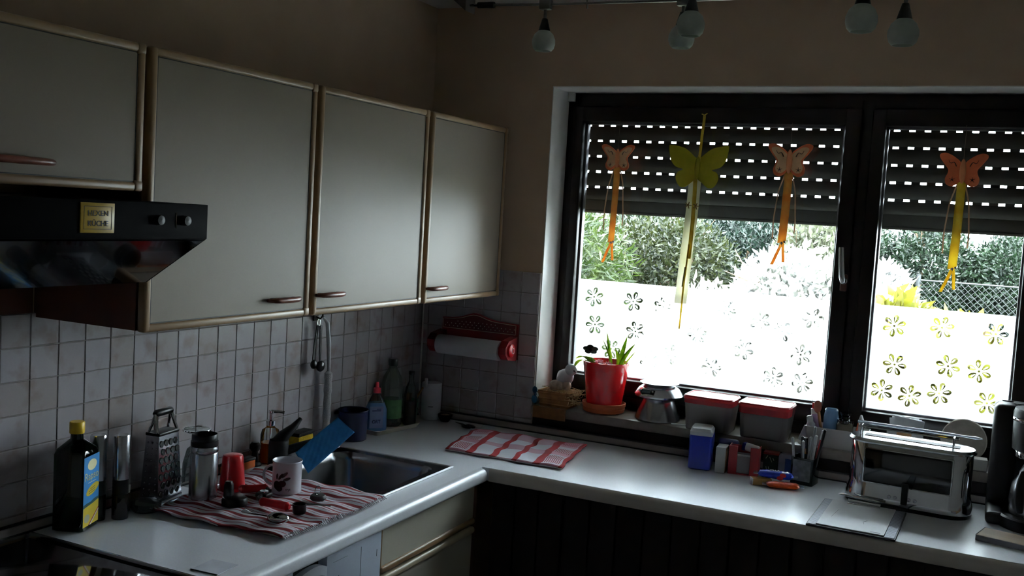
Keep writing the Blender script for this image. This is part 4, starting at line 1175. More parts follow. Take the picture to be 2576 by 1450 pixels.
# scissors
t = thing('scissors', 'small black scissors lying on the worktop near the checked towel', 'scissors', (0.262, -0.105, C + .004), AZ(-28))
MB().tube([(-.058, .002, .0), (-.02, .0, .002), (.006, 0, .002)], [.002, .007, .006], 8, flat=.35).build('blade', M('dark_blade', '#26262a', .35, metal=.6), t)
for s_ in (-1, 1):
    MB().tube([(.030 + .022 * math.cos(a), s_ * .010 + .010 * math.sin(a), .002) for a in [2 * PI * k / 16 for k in range(17)]], .0035, 6).build('finger_loop', BLACKM, t)
t = thing('paper_scrap', 'small white paper scrap beside the black scissors', 'paper', (0.285, -0.068, C), AZ(15))
MB().bb(-.028, .028, -.018, .018, 0, .0012).build('sheet', PAPER, t, False)
# card lying near the cooker
t = thing('paper_note', 'thin pale paper note lying on the worktop near the cooker', 'paper', (0.515, -1.703, C), AZ(4))
MB().bb(-.034, .034, -.035, .036, 0, .001).build('sheet', M('note_paper', '#d2d4e0', .6), t, False)
MB().bb(-.034, .034, -.0365, -.035, 0, .002).build('dark_edge', INK, t, False)

# things hanging from the hook under the cabinets
t = thing('wall_hook', 'dark metal hook on the tiles under the wall cabinets', 'hook', (0.0105, -0.700, 1.325))
MB().bb(0, .006, -.012, .012, -.014, .018, .002).tube([(.004, 0, .0), (.022, 0, -.006), (.030, 0, .004), (.032, 0, .014)], .003, 8).build('hook', M('dark_metal', '#2a2422', .4, metal=.7), t)
t = thing('measuring_spoons', 'set of dark measuring spoons hanging from the hook on the tiles', 'spoons', (0.030, -0.705, 1.318))
MB().tube([(.0, .008 * math.cos(a), -.010 + .011 * math.sin(a)) for a in [2 * PI * k / 16 for k in range(17)]], .0012, 6).build('ring', CHROME, t)
for (yy, ln, r, dx) in ((-.022, .115, .015, 0), (.004, .120, .0185, .008)):
    MB().tube([(dx, yy * .2, -.02), (dx, yy * .7, -.02 - ln * .5), (dx, yy, -.02 - ln)], [.007, .006, .005], 8, flat=.5).build('spoon_handle', BLACKM, t)
    MB().ball((dx + .004, yy, -.02 - ln - r * .6), (r * .6, r, r), 16, 9).build('spoon_bowl', M('dark_spoon', '#1b1a1c', .3), t)
t = thing('long_brush', 'white long handled brush with fluffy sleeve hanging down to the tap', 'brush', (0.036, -0.668, 1.325))
MB().tube([(-.002, -.020, .0), (.0, .003, -.022), (.002, .012, -.09), (.0, .019, -.150), (0, .022, -.185)], [.004, .007, .0075, .006, .005], 10).build('handle', WHITEP, t)
fl = MB()
prf = [(.006, -.182)] + [(.0125 + .0012 * math.sin(k * 2.1), -.188 - k * .0145) for k in range(15)] + [(.006, -.40)]
fl.lathe([(r, z) for r, z in prf], 18, c=(0, .020))
fl.build('fluffy_sleeve', M('white_fluff', '#c4c2c6', .95, var=.12, scale=300, bump=1.0, bscale=420), t)
# ------------------------------------------------------------------ paper towel holder on the tiles
th_ = thing('paper_towel_holder', 'red painted wooden paper towel holder with dotted wavy top board on the tiled wall', 'towel holder', (0.262, -0.0105, 1.157))
wave = [(-.158, .0), (.158, .0), (.158, .130)] + [(.158 - .316 * k / 24, .130 + .020 * math.exp(-((k / 24 - .56) / .16) ** 2) + .006 * math.sin(k / 24 * PI)) for k in range(25)]
WT_ = Matrix(((1, 0, 0, 0), (0, 0, -1, -.006), (0, 1, 0, 0), (0, 0, 0, 1)))
link('back_board', outline_mesh([wave], .012, WT_), REDWOOD, th_)
top = [(-.152, .092), (.152, .092), (.152, .126)] + [(.152 - .304 * k / 24, .126 + .018 * math.exp(-((k / 24 - .56) / .16) ** 2) + .005 * math.sin(k / 24 * PI)) for k in range(25)]
tb = link('dotted_board', outline_mesh([top], .006, Matrix.Translation((0, -.015, 0)) @ Matrix(((1, 0, 0, 0), (0, 0, -1, 0), (0, 1, 0, 0), (0, 0, 0, 1)))), M('dark_red_board', '#5c0f12', .4), th_)
MB().tube([(p[0], -.018, p[1]) for p in top + top[:1]], .0013, 5).build('edge_line', M('cream_line', '#b9a08c', .6), tb)
dots = MB()
for r in range(3):
    for c in range(17):
        x_ = -.142 + c * .0175 + (.0085 if r % 2 else 0); z_ = .101 + r * .0095
        if r < 2 or abs(x_ + .015) < .09:
            dots.ball((x_, -.0182, z_), (.0018, .0012, .0018), 6, 4)
dots.build('dots', M('cream_dot', '#c9b8a8', .6), tb)
for (x0, lab) in ((-.168, 'bracket'), (.128, 'bracket')):
    pf_ = [(-.012, -.004), (-.082, .006), (-.106, .028), (-.106, .052), (-.082, .074), (-.012, .084)]
    MB().loft([[(x0, a, b) for a, b in pf_], [(x0 + .030, a, b) for a, b in pf_]]).build('bracket', REDWOOD, th_, False)
MB().lathe([(.024, 0), (.024, .008), (.018, .012), (.006, .013), (0, .013)], 24, T=Matrix.Translation((.158, -.070, .040)) @ Matrix.Rotation(PI / 2, 4, 'Y')).build('end_knob', RED, th_)
MB().tube([(.1715, -.070 + .008 * math.cos(a), .040 + .010 * math.sin(a)) for a in [2 * PI * k / 16 for k in range(17)]], .0012, 5).build('knob_ring', PAPER, th_)
pr_ = thing('paper_towel_roll', 'white paper towel roll on the red holder', 'paper towel', (0.262, -0.0815, 1.192))
MB().lathe([(.018, 0), (.035, 0), (.036, .002), (.036, .255), (.035, .257), (.018, .257)], 36, T=Matrix.Translation((-.136, 0, 0)) @ Matrix.Rotation(PI / 2, 4, 'Y')).build('roll', M('towel_paper', '#cfcfd4', .95, var=.03, bump=.3, bscale=300), pr_)

# ------------------------------------------------------------------ checked towel
def check_mat():
    m, t, out = new_mat('checked_cloth')
    b = N(t, 'ShaderNodeBsdfPrincipled', Roughness=0.9)
    uv = N(t, 'ShaderNodeUVMap'); sp = N(t, 'ShaderNodeSeparateXYZ'); t.links.new(uv.outputs[0], sp.inputs[0])
    def ramp(src, stops):
        cr = N(t, 'ShaderNodeValToRGB'); cr.color_ramp.interpolation = 'CONSTANT'
        e = cr.color_ramp.elements
        e[0].position, e[0].color = stops[0][0], (stops[0][1],) * 3 + (1,)
        e[1].position, e[1].color = stops[1][0], (stops[1][1],) * 3 + (1,)
        for p, v in stops[2:]:
            x = e.new(p); x.color = (v,) * 3 + (1,)
        t.links.new(src, cr.inputs[0]); return cr.outputs[0]
    U = ramp(sp.outputs['X'], [(0, .9), (.025, .10), (.175, .9), (.235, .0), (.385, .9), (.435, 0), (.575, .9), (.625, 0), (.755, .9), (.815, .10), (.97, .9)])
    V = ramp(sp.outputs['Y'], [(0, .5), (.02, .0), (.36, .40), (.52, 0), (.74, .35), (.96, .6)])
    ad = N(t, 'ShaderNodeMath', operation='ADD'); t.links.new(U, ad.inputs[0]); t.links.new(V, ad.inputs[1])
    cr = N(t, 'ShaderNodeValToRGB')
    e = cr.color_ramp.elements
    e[0].position, e[0].color = 0.0, lin('#e6e8f6'); e[1].position, e[1].color = 1.0, lin('#86101c')
    x = e.new(.42); x.color = lin('#cfa6bc'); x = e.new(.85); x.color = lin('#a81a2a')
    t.links.new(ad.outputs[0], cr.inputs[0])
    # woven hatch on the border panels
    hp = N(t, 'ShaderNodeMath', operation='MULTIPLY'); hp.inputs[1].default_value = 62; t.links.new(sp.outputs['X'], hp.inputs[0])
    hf = N(t, 'ShaderNodeMath', operation='FRACT'); t.links.new(hp.outputs[0], hf.inputs[0])
    hg = N(t, 'ShaderNodeMath', operation='GREATER_THAN'); hg.inputs[1].default_value = .5; t.links.new(hf.outputs[0], hg.inputs[0])
    bu = ramp(sp.outputs['X'], [(0, 0), (.03, 1), (.155, 0), (.80, 1), (.96, 0)])
    bv = ramp(sp.outputs['Y'], [(0, 0), (.05, 1), (.33, 0), (.51, 1), (.66, 0), (.83, 1), (.95, 0)])
    m1 = N(t, 'ShaderNodeMath', operation='MULTIPLY'); t.links.new(bu, m1.inputs[0]); t.links.new(bv, m1.inputs[1])
    m2 = N(t, 'ShaderNodeMath', operation='MULTIPLY'); t.links.new(m1.outputs[0], m2.inputs[0]); t.links.new(hg.outputs[0], m2.inputs[1])
    mx = N(t, 'ShaderNodeMix', data_type='RGBA'); t.links.new(m2.outputs[0], mx.inputs[0]); t.links.new(cr.outputs[0], mx.inputs[6]); mx.inputs[7].default_value = lin('#9a3444')
    t.links.new(mx.outputs[2], b.inputs['Base Color'])
    tc = N(t, 'ShaderNodeTexCoord'); nz = N(t, 'ShaderNodeTexNoise', Scale=500.0); t.links.new(tc.outputs['Object'], nz.inputs['Vector'])
    bp = N(t, 'ShaderNodeBump', Strength=0.4, Distance=0.0015); t.links.new(nz.outputs['Fac'], bp.inputs['Height']); t.links.new(bp.outputs[0], b.inputs['Normal'])
    t.links.new(b.outputs[0], out.inputs[0])
    return m
ck = thing('checked_towel', 'folded red and white checked tea towel lying on the worktop under the window', 'towel', (0.57, -0.30, C))
q00, q10, q01, q11 = [Vector((x - .57, y + .30, 0)) for x, y in ((.392, -.476), (.802, -.465), (.330, -.145), (.755, -.128))]
NU, NV = 60, 40
def cf_(u, v):
    p = q00.lerp(q10, u).lerp(q01.lerp(q11, u), v)
    e = min(u, 1 - u, v, 1 - v)
    z = .0108 + .0018 * math.sin(22 * u + 5 * v) + .0016 * math.sin(17 * v + 9 * u) + (.004 if u > .96 else 0) * math.sin(PI * v)
    if v < .08: z -= .002 * (1 - v / .08)
    p = p + Vector((.003 * math.sin(20 * v), .004 * math.sin(16 * u), 0))
    return (p.x, p.y, z)
me = MB().sheet(cf_, NU, NV).mesh('towel')
uvl = me.uv_layers.new(name='UVMap')
for lp in me.loops:
    i = lp.vertex_index
    uvl.data[lp.index].uv = ((i % (NU + 1)) / NU, (i // (NU + 1)) / NV)
CHK = check_mat()
tw = link('towel', me, CHK, ck); md = tw.modifiers.new('thick', 'SOLIDIFY'); md.thickness = .006; md.offset = -1
hm = MB(); hm.tube([cf_(k / 40, 0)[:2] + (.004,) for k in range(41)], .0022, 6); hm.build('stitched_hem', M('hem_thread', '#c9c6d0', .9), ck)

# ------------------------------------------------------------------ things on the worktop under the window
# blue box with white flip lid
t = thing('storage_box', 'blue plastic storage box with white flip lid on the worktop', 'box', (1.156, -0.128, C), AZ(10))
MB().loft([rrect(-.032, .032, -.048, .048, .010, 0, 4), rrect(-.036, .036, -.052, .052, .010, .004, 4), rrect(-.038, .038, -.054, .054, .010, .108, 4), rrect(-.035, .035, -.051, .051, .009, .112, 4)]).build('box', BLUE, t)
MB().loft([rrect(-.036, .036, -.050, .050, .010, .111, 4), rrect(-.037, .037, -.051, .051, .010, .124, 4), rrect(-.030, .030, -.044, .044, .010, .134, 4), rrect(-.024, .024, -.036, .036, .009, .132, 4)]).build('lid', WHITEP, t)
t = thing('spectacle_case', 'dark blue case behind the white carton', 'case', (1.232, -0.075, C), AZ(6))
MB().bb(-.035, .035, -.016, .016, 0, .094, .012, 4).build('case', M('dark_blue', '#121a52', .4), t)
t = thing('white_carton', 'narrow white carton between the blue storage box and the red card holder', 'carton', (1.228, -0.140, C), AZ(4))
MB().bb(-.016, .016, -.030, .028, 0, .083, .001, 1).build('front', PAPER, t)
MB().bb(.0155, .0175, -.029, .027, .002, .081).build('side', M('tan_card', '#8e6a48', .7), t, False)
# red card holder
t = thing('card_holder', 'dark red card holder open in the middle with papers inside', 'holder', (1.297, -0.120, C), AZ(6))
CR_ = M('dark_red_card', '#8c1620', .5)
for x0 in (-.048, .020):
    MB().bb(x0, x0 + .028, -.034, -.030, 0, .092, .001, 1).build('front_flap', CR_, t)
MB().bb(-.048, .048, .026, .030, 0, .085).bb(-.048, -.045, -.032, .03, 0, .088).bb(.045, .048, -.032, .03, 0, .088).bb(-.048, .048, -.032, .03, 0, .004).build('tray', CR_, t, False)
for k in range(5):
    MB().bb(-.043, .043, -.027 + k * .010, -.020 + k * .010, .005, .058 + .004 * (k % 3)).build('paper_stack', PAPER if k % 2 else M('grey_card', '#8d8a90', .7), t, False)
t = thing('tissue_packet', 'crumpled white and blue tissue packet on top of the red card holder', 'packet', (1.315, -0.105, C + .068), AZ(-14))
MB().box((0, 0, .013), (.052, .022, .026), .008, 3, T=Matrix.Rotation(.12, 4, 'Y')).build('packet', M('tissue_wrap', '#d4d4da', .4), t)
MB().box((-.026, 0, .012), (.014, .0225, .026), .004, 2, T=Matrix.Rotation(.12, 4, 'Y')).build('blue_end', BLUE, t)
t = thing('tea_box', 'dark green tea box with red top edge next to the red card holder', 'box', (1.368, -0.040, C), AZ(4))
MB().bb(-.024, .024, -.022, .022, 0, .066, .001, 1).build('box', M('tea_green', '#1f3a30', .5, var=.3, scale=60), t)
MB().bb(-.0243, .0243, -.0223, .0223, .060, .0665).build('red_band', M('tea_red', '#8a2a22', .5), t, False)
pm = MB()
for (a, b, c, d) in ((-.016, .046, -.010, .056), (-.004, .052, .004, .036), (.006, .05, .010, .042), (-.014, .020, -.010, .006), (-.006, .02, -.002, .006)):
    pm.tube([(a, -.0225, b), (c, -.0225, d)], .0012, 5)
pm.build('leaf_print', M('tea_print', '#a9b89a', .6), t)
t = thing('blue_tin', 'rounded blue and silver tin beside the pencil glass', 'tin', (1.423, -0.040, C), AZ(-6))
MB().loft([rrect(-.033, .033, -.02, .02, .010, z, 4) for z in (0, .052)] + [rrect(-.026, .026, -.016, .016, .010, .066, 4)]).build('tin', M('tin_silver', '#8a8fa0', .35, metal=.5), t)
MB().bb(-.006, .0335, -.0208, -.0195, .002, .054, .0005, 1).build('blue_front', M('tin_blue', '#1b3f86', .35), t)
# pencil glass with pens
pg = thing('pencil_glass', 'square grey glass pencil holder with engraved front', 'pencil holder', (1.487, -0.118, C), AZ(-8))
PGM = glass('smoky_glass', '#8f9a9c', milk=.35, milkc='#5a6468')
MB().loft([rrect(-.035, .035, -.035, .035, .006, 0, 3), rrect(-.036, .036, -.036, .036, .006, .084, 3), rrect(-.031, .031, -.031, .031, .005, .084, 3), rrect(-.030, .030, -.030, .030, .005, .010, 3)]).build('glass', PGM, pg)
MB().bb(-.028, .028, -.0368, -.0360, .012, .078, .0003, 1).build('engraved_panel', M('engraved_grey', '#777c82', .5, var=.35, scale=50), pg)
PC = [('#c9c9cc', 'white ballpoint pen'), ('#3a3a40', 'black felt pen'), ('#b8b8bc', 'silver pen'), ('#8f1e22', 'dark red pencil'), ('#9a9aa0', 'grey pen'), ('#15151a', 'black marker'), ('#c4c4c8', 'pale grey pen'), ('#a8a8ae', 'light grey pen')]
PP = [(-.026, -.012, -.040, -.02, .140), (-.014, .004, -.018, .01, .142), (-.002, -.012, -.006, -.02, .134), (.018, .012, .042, .02, .170), (.006, -.004, .014, -.01, .148), (.024, .004, .052, .0, .176), (.020, -.014, .036, -.03, .160), (.008, .016, .014, .03, .175)]
for k, ((hx_, nm), (a, b, c, d, h)) in enumerate(zip(PC, PP)):
    pt = thing('pen', nm + ' standing in the square pencil glass', 'pen', (1.487, -0.118, C + .011), AZ(-8), 'pens in the pencil glass')
    p0, p1 = Vector((a, b, 0)), Vector((c, d, h - .011))
    MB().tube([p0, p0.lerp(p1, .06), p1], [.0015, .0042, .0042], 8).build('barrel', M('pen_' + nm.replace(' ', '_'), hx_, .35), pt)
    MB().tube([p0.lerp(p1, .82), p1, p1 + (p1 - p0).normalized() * .003], [.0048, .0048, .002], 8).build('cap', WHITEP if k % 3 == 0 else M('pen_' + nm.replace(' ', '_'), hx_, .35), pt)
t = thing('glue_bottle', 'small bottle of amber glue with black cap behind the pens', 'bottle', (1.470, -0.050, C))
MB().lathe([(.014, 0), (.015, .003), (.015, .075), (.008, .090), (.008, .098)], 18).build('body', glass('amber_glue', '#c98412', milk=.5, milkc='#b06a08'), t)
MB().lathe([(.009, .096), (.009, .130), (0, .131)], 14).build('cap', BLACKM, t)
# sweets
t = thing('biscuit_box', 'small white and tan box lying under the wafer packets', 'box', (1.374, -0.226, C), AZ(28))
MB().bb(-.030, .030, -.014, .014, 0, .020, .001, 1).build('box', M('tan_box', '#b58a4c', .6), t)
MB().bb(-.0306, -.029, -.0142, .0142, 0, .0202).build('white_end', PAPER, t, False)
def packet(name, lab, loc, rz, L, Wd, H, mat, rx=0):
    t = thing(name, lab, 'packet', loc, rz)
    rings = []
    for k in range(17):
        u = -1 + 2 * k / 16
        e = (1 - abs(u) ** 5) ** .5
        wy = Wd / 2 * (.62 + .38 * e) * (1 + .04 * math.sin(9 * u)); hz = H / 2 * (.06 + .94 * e)
        rings.append([(u * L / 2, wy * math.cos(a) * (1 + .05 * math.sin(13 * u + 3 * a)), H / 2 + hz * math.sin(a) * (1 + .08 * math.sin(17 * u + 2 * a))) for a in [2 * PI * m_ / 14 for m_ in range(14)]])
    MB().loft(rings).build('wrapper', mat, t)
    for s_ in (-1, 1):
        MB().box((s_ * (L / 2 + .005), 0, H / 2), (.014, Wd * .72, .0015)).build('sealed_end', M('foil', '#b9c0d0', .25, metal=.7), t)
    return t
pk = packet('wafer_packet', 'crinkled orange wafer packet under the blue one', (1.442, -0.232, C), AZ(14), .100, .042, .020, M('orange_wrap', '#c2450c', .3, var=.3, scale=60))
pk = packet('wafer_packet', 'shiny blue wafer packet with red ribbon print lying on top', (1.414, -0.205, C + .0195), AZ(8), .110, .044, .026, M('blue_wrap', '#1632a8', .25, var=.25, scale=50, coat=.3))
text('lettering', 'OLLA', .017, M('wrap_white', '#d4d8ea', .4), pk, frame_T((-.004, -.004, .0264), (1, 0, 0), (0, 1, .05)), width=.03)
for (x_, z_, sx) in ((.022, .017, .010), (.014, .008, .010)):
    MB().ball((x_, -.0205 if z_ > .01 else -.022, z_), (sx, .003, .007), 12, 6).build('red_print', M('wrap_red', '#b51a22', .3), pk)
# toaster
to = thing('toaster', 'long chrome toaster with dark glass window on the worktop', 'toaster', (1.796, -0.205, C), AZ(-3))
def stad(L, Wd, z, n=10):
    r = Wd / 2; pts = []
    for k in range(n + 1):
        a = -PI / 2 + PI * k / n; pts.append((L / 2 - r + r * math.cos(a), r * math.sin(a), z))
    for k in range(n + 1):
        a = PI / 2 + PI * k / n; pts.append((-L / 2 + r + r * math.cos(a), r * math.sin(a), z))
    return pts
MB().loft([stad(.345, .130, 0), stad(.350, .135, .006), stad(.350, .135, .014)]).build('base', BLACKM, to)
MB().loft([stad(.352, .136, .012), stad(.352, .136, .030), stad(.336, .122, .062), stad(.336, .122, .184), stad(.330, .116, .188)]).build('body', CHROME, to)
MB().loft([stad(.350, .134, .184), stad(.352, .136, .188), stad(.340, .124, .196), stad(.30, .09, .197)]).build('top_cover', M('satin_metal', '#c4c5ca', .2, metal=1.0), to)
MB().bb(-.130, .130, -.018, .018, .1965, .1985).build('bread_slot', BLACKR, to, False)
MB().bb(-.118, .118, -.0645, -.060, .070, .168, .004).build('window_glass', BLACKG, to)
MB().bb(-.122, .122, -.0625, -.058, .066, .172, .003).build('window_frame', CHROME, to)
MB().bb(-.010, .008, -.072, -.060, .020, .082, .003).build('lever', BLACKM, to)
for k in range(5):
    MB().lathe([(.0055, 0), (.005, .003), (0, .0035)], 12, T=Matrix.Translation((-.042 + k * .016 + (0 if k < 2 else .006), -.0655, .036)) @ Matrix.Rotation(PI / 2, 4, 'X')).build('button', STEEL, to)
ra = MB()
for yy in (-.014, .014):
    ra.tube([(-.150, yy, .222), (.125, yy, .222)], .0028, 8)
for xx in (-.142, .112):
    ra.tube([(xx, -.018, .198), (xx, -.016, .224), (xx, .016, .224), (xx, .018, .198)], .0022, 6)
ra.build('bun_rack', CHROME, to)
t = thing('glass_stirrer', 'clear acrylic tongs lying along the toaster rack', 'tongs', (1.796, -0.205, C + .226), AZ(-3))
MB().tube([(-.155, 0, .006), (.11, 0, .006), (.135, 0, .006)], [.007, .007, .004], 10, flat=.6).tube([(.135, 0, .006), (.165, 0, .006), (.185, 0, .006)], [.005, .009, .003], 10, flat=.5).build('rod', glass('acrylic', '#e8ecf4', milk=.5, milkc='#c8ccd8'), t)
# clipboard
cb = thing('clipboard', 'clipboard with white paper pad and grey patterned borders at the worktop front', 'clipboard', (1.685, -0.440, C), AZ(-1.2))
def hatch_mat():
    m, t, out = new_mat('patterned_border')
    b = N(t, 'ShaderNodeBsdfPrincipled', Roughness=0.6); tc = N(t, 'ShaderNodeTexCoord')
    wv = N(t, 'ShaderNodeTexWave', Scale=38.0, Distortion=3.0, bands_direction='Y'); t.links.new(tc.outputs['Object'], wv.inputs['Vector'])
    cr = N(t, 'ShaderNodeValToRGB'); cr.color_ramp.elements[0].color = lin('#4a4a58'); cr.color_ramp.elements[1].color = lin('#b8bccc')
    cr.color_ramp.elements[0].position = .35; cr.color_ramp.elements[1].position = .65
    t.links.new(wv.outputs['Fac'], cr.inputs[0]); t.links.new(cr.outputs[0], b.inputs['Base Color']); t.links.new(b.outputs[0], out.inputs[0])
    return m
HATCH = hatch_mat()
def skewed(x0, x1, y0, y1, z0, z1):
    k = .0
    return MB().bb(x0, x1, y0, y1, z0, z1, .001, 1)
skewed(-.113, .115, -.150, .148, 0, .006).build('board', M('board_dark', '#3a3a44', .5), cb)
skewed(-.110, -.088, -.147, .145, .006, .0075).build('border_strip', HATCH, cb)
skewed(.086, .112, -.147, .145, .006, .0075).build('border_strip', HATCH, cb)
skewed(-.088, .086, -.143, .142, .006, .010).build('paper_pad', PAPER, cb)
MB().tube([(-.055, .04, .0102), (-.060, -.02, .0102), (-.062, -.05, .0102)], .0004, 4).tube([(.030, -.03, .0102), (.022, -.05, .0102), (.026, -.07, .0102)], .0004, 4).bb(.050, .075, -.132, -.129, .010, .0104).build('pencil_marks', M('pencil', '#6a6a78', .8), cb)
MB().bb(-.045, .045, .118, .146, .008, .013, .002).tube([(-.045, .132, .016), (.045, .132, .016)], .0045, 10).build('clip', CHROME, cb)
t = thing('ballpoint_pen', 'slim chrome pen lying across the top of the clipboard', 'pen', (1.672, -0.286, C + .019), AZ(-11))
MB().tube([(-.060, 0, .004), (-.050, 0, .004), (.040, 0, .004), (.058, 0, .004)], [.0015, .004, .004, .0025], 10).build('barrel', CHROME, t)
# coffee machine
cm = thing('coffee_machine', 'black filter coffee machine beside the toaster', 'coffee machine', (2.13, -0.130, C))
MB().bb(-.125, .125, -.115, .115, 0, .035, .012, 3).lathe([(.098, 0), (.100, .004), (.100, .030), (.095, .035), (0, .035)], 36, c=(.005, -.075)).build('base', BLACKM, cm)
MB().bb(-.125, -.055, .0, .115, .02, .325, .020, 4).bb(-.125, .125, .05, .115, .02, .325, .015, 3).build('tank', BLACKM, cm)
MB().lathe([(.060, .205), (.078, .215), (.082, .318), (.078, .330), (0, .332)], 36, c=(.005, -.055)).build('filter_holder', BLACKM, cm)
MB().shell([(.083, .296), (.0845, .298), (.0845, .304), (.083, .306)], 36, c=(.005, -.055)).build('trim_ring', CHROME, cm)
MB().shell([(.0695, .194), (.0705, .196), (.0705, .210), (.069, .212)], 36, c=(.005, -.055)).build('steel_ring', CHROME, cm)
cf2 = thing('thermos_carafe', 'steel thermos carafe with black lid under the coffee machine filter', 'carafe', (2.135, -0.205, C + .036))
MB().lathe([(.068, 0), (.072, .003), (.076, .040), (.070, .085), (.052, .112), (.050, .116)], 36).build('body', STEEL, cf2)
MB().lathe([(.052, .113), (.054, .116), (.046, .135), (.030, .150), (0, .155)], 30).build('lid', BLACKM, cf2)
MB().tube([(-.03, -.048, .130), (-.045, -.078, .125), (-.050, -.092, .100), (-.050, -.094, .05), (-.047, -.088, .022)], [.010, .012, .012, .012, .009], 10).build('handle', BLACKM, cf2)
# board
t = thing('cutting_board', 'thick wooden board at the front of the worktop before the coffee machine', 'board', (2.19, -0.440, C), AZ(-14))
MB().bb(-.20, .20, -.045, .045, 0, .016, .003).build('board', M('board_wood', '#a98d70', .6, var=.2, scale=20, stretch=(.1, 1, 1)), t)
MB().bb(-.2012, -.199, -.0452, .0452, .0, .0162, .001).bb(-.20, .20, -.0458, -.0440, 0, .0145).build('grey_edge', M('grey_edge', '#9a98a0', .6), t)

# ------------------------------------------------------------------ things on the sill
SZ = 1.0005
# straw basket with eggs and ceramic bird
bk = thing('basket', 'small square woven wood basket filled with straw at the end of the sill', 'basket', (0.577, 0.028, SZ), AZ(-2))
BKM = M('basket_wood', '#8a6038', .8, var=.3, scale=40, bump=.4)
MB().loft([rrect(-.056, .056, -.042, .042, .004, 0, 3), rrect(-.064, .064, -.050, .050, .004, .058, 3), rrect(-.061, .061, -.047, .047, .004, .058, 3), rrect(-.053, .053, -.039, .039, .004, .004, 3)]).build('basket', BKM, bk)
for z_ in (.004, .024, .044):
    k = 1 + .14 * z_ / .058
    MB().tube([(p[0], p[1], p[2]) for p in rrect(-.0575 * k, .0575 * k, -.0435 * k, .0435 * k, .004, z_ + .006, 3)] + [(.0575 * k, .0395 * k, z_ + .006)], .0035, 6).build('woven_band', BKM, bk)
sw = MB()
for k in range(170):
    a = Vector((random.uniform(-.055, .075), random.uniform(-.042, .042), random.uniform(.045, .066)))
    if k > 110: a = Vector((random.uniform(.05, .085), random.uniform(-.05, .03), random.uniform(.012, .058)))
    d = Vector((random.uniform(-1, 1), random.uniform(-1, 1), random.uniform(-.4, .5))).normalized() * random.uniform(.012, .03)
    sw.tube([a - d, a + Vector((0, 0, .003)), a + d], .0009, 4, caps=False)
o = sw.build('straw', M('straw', '#b99a72', .8, var=.25), bk); o['kind'] = 'stuff'
lt_ = ['speckled egg at the wall side of the straw basket', 'speckled egg in the middle of the straw basket', 'speckled egg at the pot side of the straw basket', 'speckled egg under the white bird in the straw basket']
EGG = M('egg_shell', '#a89484', .5, var=.25, scale=70)
for k, (x_, y_, z_, rz) in enumerate(((-.034, -.016, .068, .3), (-.002, -.024, .070, 1.2), (.032, -.018, .071, 2.0), (-.010, .016, .080, .7))):
    e_ = MB(); rings = []
    e_.lathe([(0, -.0)] + [(.021 * math.sin(PI * q / 9) * (1 + .12 * math.cos(PI * q / 9)), -.025 * math.cos(PI * q / 9) + .025) for q in range(1, 9)] + [(0, .050)], 16, T=Matrix.Translation((0, 0, 0)) @ Matrix.Rotation(PI / 2 * .8, 4, 'Y'))
    eo = e_.build('egg', EGG, None, loc=(bk.location.x + x_, bk.location.y + y_, SZ + z_), rot=(0, 0, rz))
    tag(eo, lt_[k], 'egg', 'eggs in the straw basket')
bd = thing('ceramic_bird', 'white ceramic bird sitting on the straw basket', 'figurine', (0.598, 0.035, SZ + .066), AZ(-35))
CW = M('white_ceramic', '#cfd0d8', .3, var=.04)
s = MB(); rings = []
for k in range(13):
    u = k / 12
    rr = .036 * math.sin(PI * min(1, u * .92 + .05)) ** .7 * (1 - .25 * u)
    cxx = -.040 + .075 * u
    cz = .034 + .022 * u * u + (.010 if u < .15 else 0)
    rings.append([(cxx, rr * math.cos(a), cz + rr * 1.08 * math.sin(a)) for a in [2 * PI * q / 16 for q in range(16)]])
s.loft(rings); s.ball((.030, 0, .074), (.023, .022, .022), 14, 9)
s.build('body', CW, bd)
MB().tube([(.050, 0, .074), (.061, 0, .069)], [.005, .0008], 8).build('beak', M('grey_beak', '#6a6670', .4), bd)
MB().lathe([(.018, 0), (.020, .004), (.012, .018), (0, .02)], 14).build('foot', CW, bd)
t = thing('ribbon_bow', 'teal ribbon bow tied on the wall side of the straw basket', 'bow', (0.505, -0.020, SZ + .035))
TB = M('teal_ribbon', '#0f4a6a', .5)
for z_, r in ((.022, .013), (-.012, .015)):
    MB().ball((-.002, -.004, z_), (r * .8, .006, r), 12, 7).build('loop', TB, t)
MB().ball((.002, -.006, .006), (.005, .005, .007), 10, 6).build('knot', TB, t)
t = thing('brown_paper', 'brown paper folded over the sill edge under the straw basket', 'paper', (0.570, -0.0365, SZ))
MB().bb(-.064, .064, -.0016, .013, .0, .0014).bb(-.064, .064, -.0022, -.0006, -.040, .0014).build('sheet', M('brown_kraft', '#6a4626', .8, var=.2, scale=40), t, False)
# red pot
sc_ = thing('saucer', 'terracotta saucer under the red flower pot', 'saucer', (0.744, 0.052, SZ))
MB().shell([(.001, 0), (.068, 0), (.074, .003), (.0765, .014), (.0745, .017), (.078, .022), (.0785, .034), (.0755, .035), (.072, .020), (.066, .008), (.001, .007)], 40).build('saucer', TERRA, sc_)
pt = thing('flower_pot', 'glossy red ceramic flower pot on the sill', 'plant pot', (0.744, 0.052, SZ + .0082))
MB().shell([(.001, 0), (.055, 0), (.060, .004), (.066, .030), (.080, .140), (.084, .168), (.0835, .173), (.080, .174), (.077, .168), (.072, .130), (.001, .130)], 44).build('pot', REDGLAZE, pt)
MB().lathe([(.073, .138), (.074, .140), (.05, .148), (0, .150)], 24).build('soil', M('soil', '#2a1d14', .95, var=.4, bump=.8, bscale=120), pt)
pl = thing('pot_plant', 'mixed plant with long strap leaves and pink rosettes growing in the red pot', 'plant', (0.744, 0.052, SZ + .164))
LG = leafmat('strap_leaf', '#6d8a2c', '#b8c850', .7, 20)
